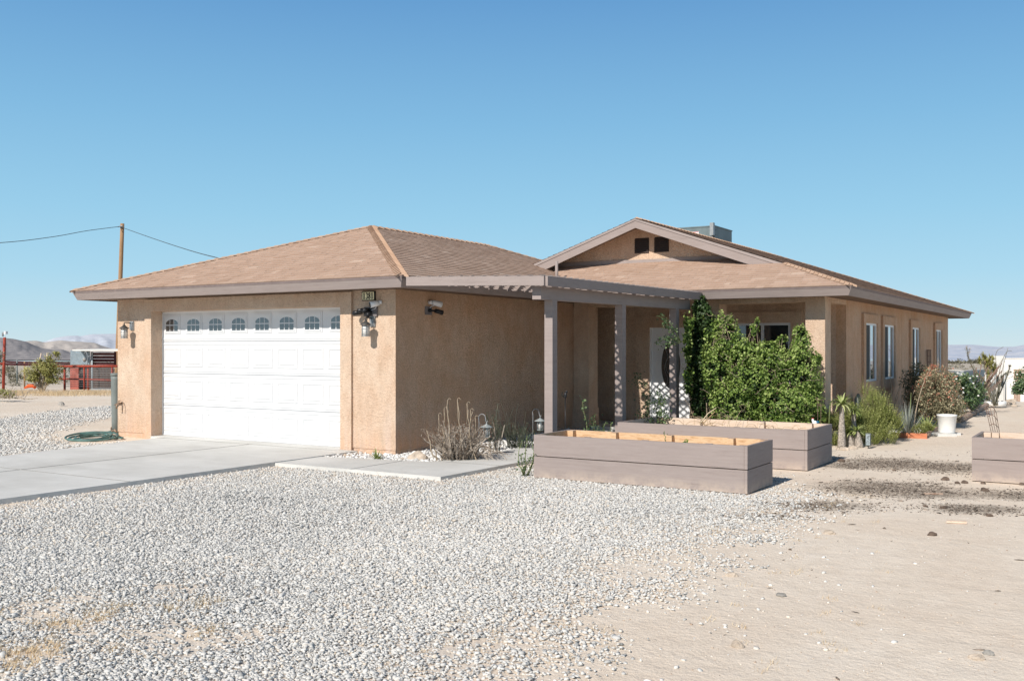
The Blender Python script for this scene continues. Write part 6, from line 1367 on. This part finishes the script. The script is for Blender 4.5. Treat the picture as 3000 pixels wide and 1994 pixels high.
mb = MB(); zr = zat(1024, 48); a, b = Vector((*at(212, 47.3), 0)), Vector((*at(345, 46.5), 0)); s = Vector((-S_, C_, 0))*3
mb.add([(a.x, a.y, zr-.05), (b.x, b.y, zr-.06), (b.x+s.x, b.y+s.y, zr-.01), (a.x+s.x, a.y+s.y, zr), (a.x, a.y, zr), (b.x, b.y, zr-.01), (b.x+s.x, b.y+s.y, zr+.04), (a.x+s.x, a.y+s.y, zr+.05)], [(0, 3, 2, 1), (4, 5, 6, 7), (0, 1, 5, 4), (1, 2, 6, 5), (2, 3, 7, 6), (3, 0, 4, 7)]); part(mb, 'roof', M['shedwall'] if False else M['whitewall'], co)
mb = MB(); quadbox(mb, at(265, 46.9), at(327, 46.4), .6, g0, g0+.2); tag(mb.build('water_trough', M['greymetal']), 'low grey trough behind the mesh gate of the pipe fence', 'trough')
ck2 = thing('crook_pole', 'double shepherd crook with a feeder hanging in front of the corrugated wall', 'garden hook', (*at(256, 44.8), HZ(256, 44.8)))
mb = MB(); mb.tube([(*at(256, 44.8), HZ(256, 44.8)), W(256, 1040, 44.8), W(254, 1032, 44.8), W(250, 1030, 44.8), W(247, 1036, 44.8)], .02, 6); mb.tube([W(257, 1050, 44.8), W(260, 1042, 44.8), W(263, 1048, 44.8)], .016, 6); part(mb, 'pole', M['greymetal'], ck2)
mb = MB(); mb.lathe(W(248, 1060, 44.8), [(.04, 0), (.09, .08), (.06, .18), (.001, .2)], 12); part(mb, 'feeder', M['rock_grey'], ck2)
# olive shrub and stakes
ot = thing('olive_shrub', 'yellow green bushy young tree staked beside the pipe fence', 'small tree', (*at(125, 43.2), HZ(125, 43.2)))
lm = lumps_px([(120, 1085, 43.2, .62, .6, .40), (105, 1090, 43.2, .45, .5, .38), (150, 1085, 43.2, .42, .5, .42), (155, 1045, 43.2, .26, .3, .22), (135, 1060, 43.2, .3, .3, .25), (150, 1115, 43.2, .35, .4, .18), (95, 1110, 43.0, .25, .3, .15), (165, 1035, 43.2, .18, .2, .12), (122, 1058, 43.2, .2, .2, .14)])
V, r = crown(lm, 15000, .06, .2, .4, 61, clump=.22, aspect=.5); leafobj('leaves', V, r, 'olive', ot)
mb = MB(); b_ = Vector((*at(125, 43.2), HZ(125, 43.2)))
for a in lm+lm: limb(mb, b_+Vector((random.uniform(-.06, .06), 0, 0)), (a[0]+random.uniform(-.1, .1), a[1], a[2]+random.uniform(-.1, .2)), .035, .01, .08)
part(mb, 'trunk', M['branch'], ot)
for (pa, ya, pb2, yb, lb) in ((121, 1034, 100, 1131, 'slanting wooden stake through the olive shrub, left one'), (138, 1033, 136, 1128, 'upright wooden stake through the olive shrub, right one')):
    mb = MB(); mb.tube([W(pb2, yb, 43.6), W(pa, ya, 43.6)], .028, 6); tag(mb.build('tree_stake', M['palewood']), lb, 'stake')
mb = MB(); p = Vector((*gnd(90, 1124), HZ(90, 44)+.1)); mb.tube([p+Vector((-.3, -.15, -.08)), p+Vector((-.1, -.05, .03)), p+Vector((.12, .05, .05)), p+Vector((.22, .1, -.05))], [.03, .09, .10, .08], 9); tag(mb.build('traffic_cone', M['orange']), 'orange plastic object lying on the sand left of the olive shrub', 'plastic item')
# dead tumbleweed at the left edge
db = thing('fallen_shrub', 'dead half green shrub lying on the sand at the left edge', 'dead shrub', (*gnd(20, 1165), 0)); gx, gy_ = gnd(15, 1168)
mb = MB(); 
for k in range(46):
    p = Vector((gx+random.uniform(-.8, .5), gy_+random.uniform(-.4, .5), random.uniform(0, .1))); d = Vector((random.uniform(-1, 1), random.uniform(-.5, .5), random.uniform(.1, .7))).normalized(); limb(mb, p, p+d*random.uniform(.2, .55), .012, .005, .1)
for k in range(5):
    p = Vector((gx+.3+k*.25, gy_+random.uniform(-.3, .2), .03)); limb(mb, p, p+Vector((random.uniform(.3, .7), random.uniform(-.1, .2), .03)), .016, .008, .1)
part(mb, 'branches', M['drystem'], db)
V, r = crown([(gx-.3, gy_, .18, .4, .35, .22), (gx+.1, gy_, .15, .35, .3, .2), (gx-.7, gy_, .15, .35, .3, .25)], 900, .06, .2, .3, 71); leafobj('leaves', V, r, 'olive', db)
t = thing('roadside_shrub', 'pale grey branch tips entering at the left photo edge', 'shrub', (*at(-12, 44), HZ(-12, 44))); V, r = crown(lumps_px([(-5, 1045, 44, .28, .3, .35), (-20, 1080, 44, .35, .3, .5)]), 900, .07, .2, .3, 72); leafobj('leaves', V, r, 'greyleaf', t)
mb = MB(); limb(mb, (*at(-15, 44), HZ(-15, 44)), W(-5, 1040, 44), .03, .01); part(mb, 'stem', M['branch'], t)
# desert scrub in the middle distance
n = 1500; tt = 55*(900/55)**rng.random(n); px = rng.uniform(-1200, 4200, n); a = (px-1500)/F; x = (-S_+C_*a)*tt; y = (C_+S_*a)*tt; z = height(x, y); s = rng.uniform(.35, 1.0, n)*(1+tt/500)
VV = []; RR = []
for i in range(n):
    m_ = 46 if tt[i] < 200 else 22; d = rng.normal(0, 1, (m_, 3)); d /= np.linalg.norm(d, axis=1)[:, None]; d[:, 2] = abs(d[:, 2]); P = np.array([x[i], y[i], z[i]])+d*s[i]*np.array([.8, .8, .6])*rng.uniform(.5, 1, (m_, 1))
    VV.append(leaves(P, .26*s[i], d, .7)); RR.append(np.repeat(np.clip(rng.normal(.5, .2, m_)+.2*d[:, 2], 0, 1), 4))
V = np.concatenate(VV); o = npmesh('desert_scrub', V, np.arange(len(V)).reshape(-1, 4), np.concatenate(RR), M['scrub']); tag(o, 'low grey green desert scrub dotting the plain before the hills', 'scrub', kind='stuff')
# far trees and pale sheds on the valley floor at right
n = 60; px = rng.uniform(2700, 3300, n); tt = rng.uniform(420, 620, n); VV = []; RR = []
for i in range(n):
    x, y = at(px[i], tt[i]); d = rng.normal(0, 1, (60, 3)); d /= np.linalg.norm(d, axis=1)[:, None]; d[:, 2] = abs(d[:, 2]); hs_ = rng.uniform(1.2, 3.4); P = np.array([x, y, float(height(x, y))])+d*np.array([hs_*1.2, hs_*1.2, hs_])*rng.uniform(.4, 1, (60, 1))
    VV.append(leaves(P, 1.2, d, .7)); RR.append(np.repeat(rng.uniform(0, .6, 60), 4))
V = np.concatenate(VV); o = npmesh('far_trees', V, np.arange(len(V)).reshape(-1, 4), np.concatenate(RR), M['scrub']); tag(o, 'dark trees scattered over the valley floor far right', 'trees', kind='stuff')
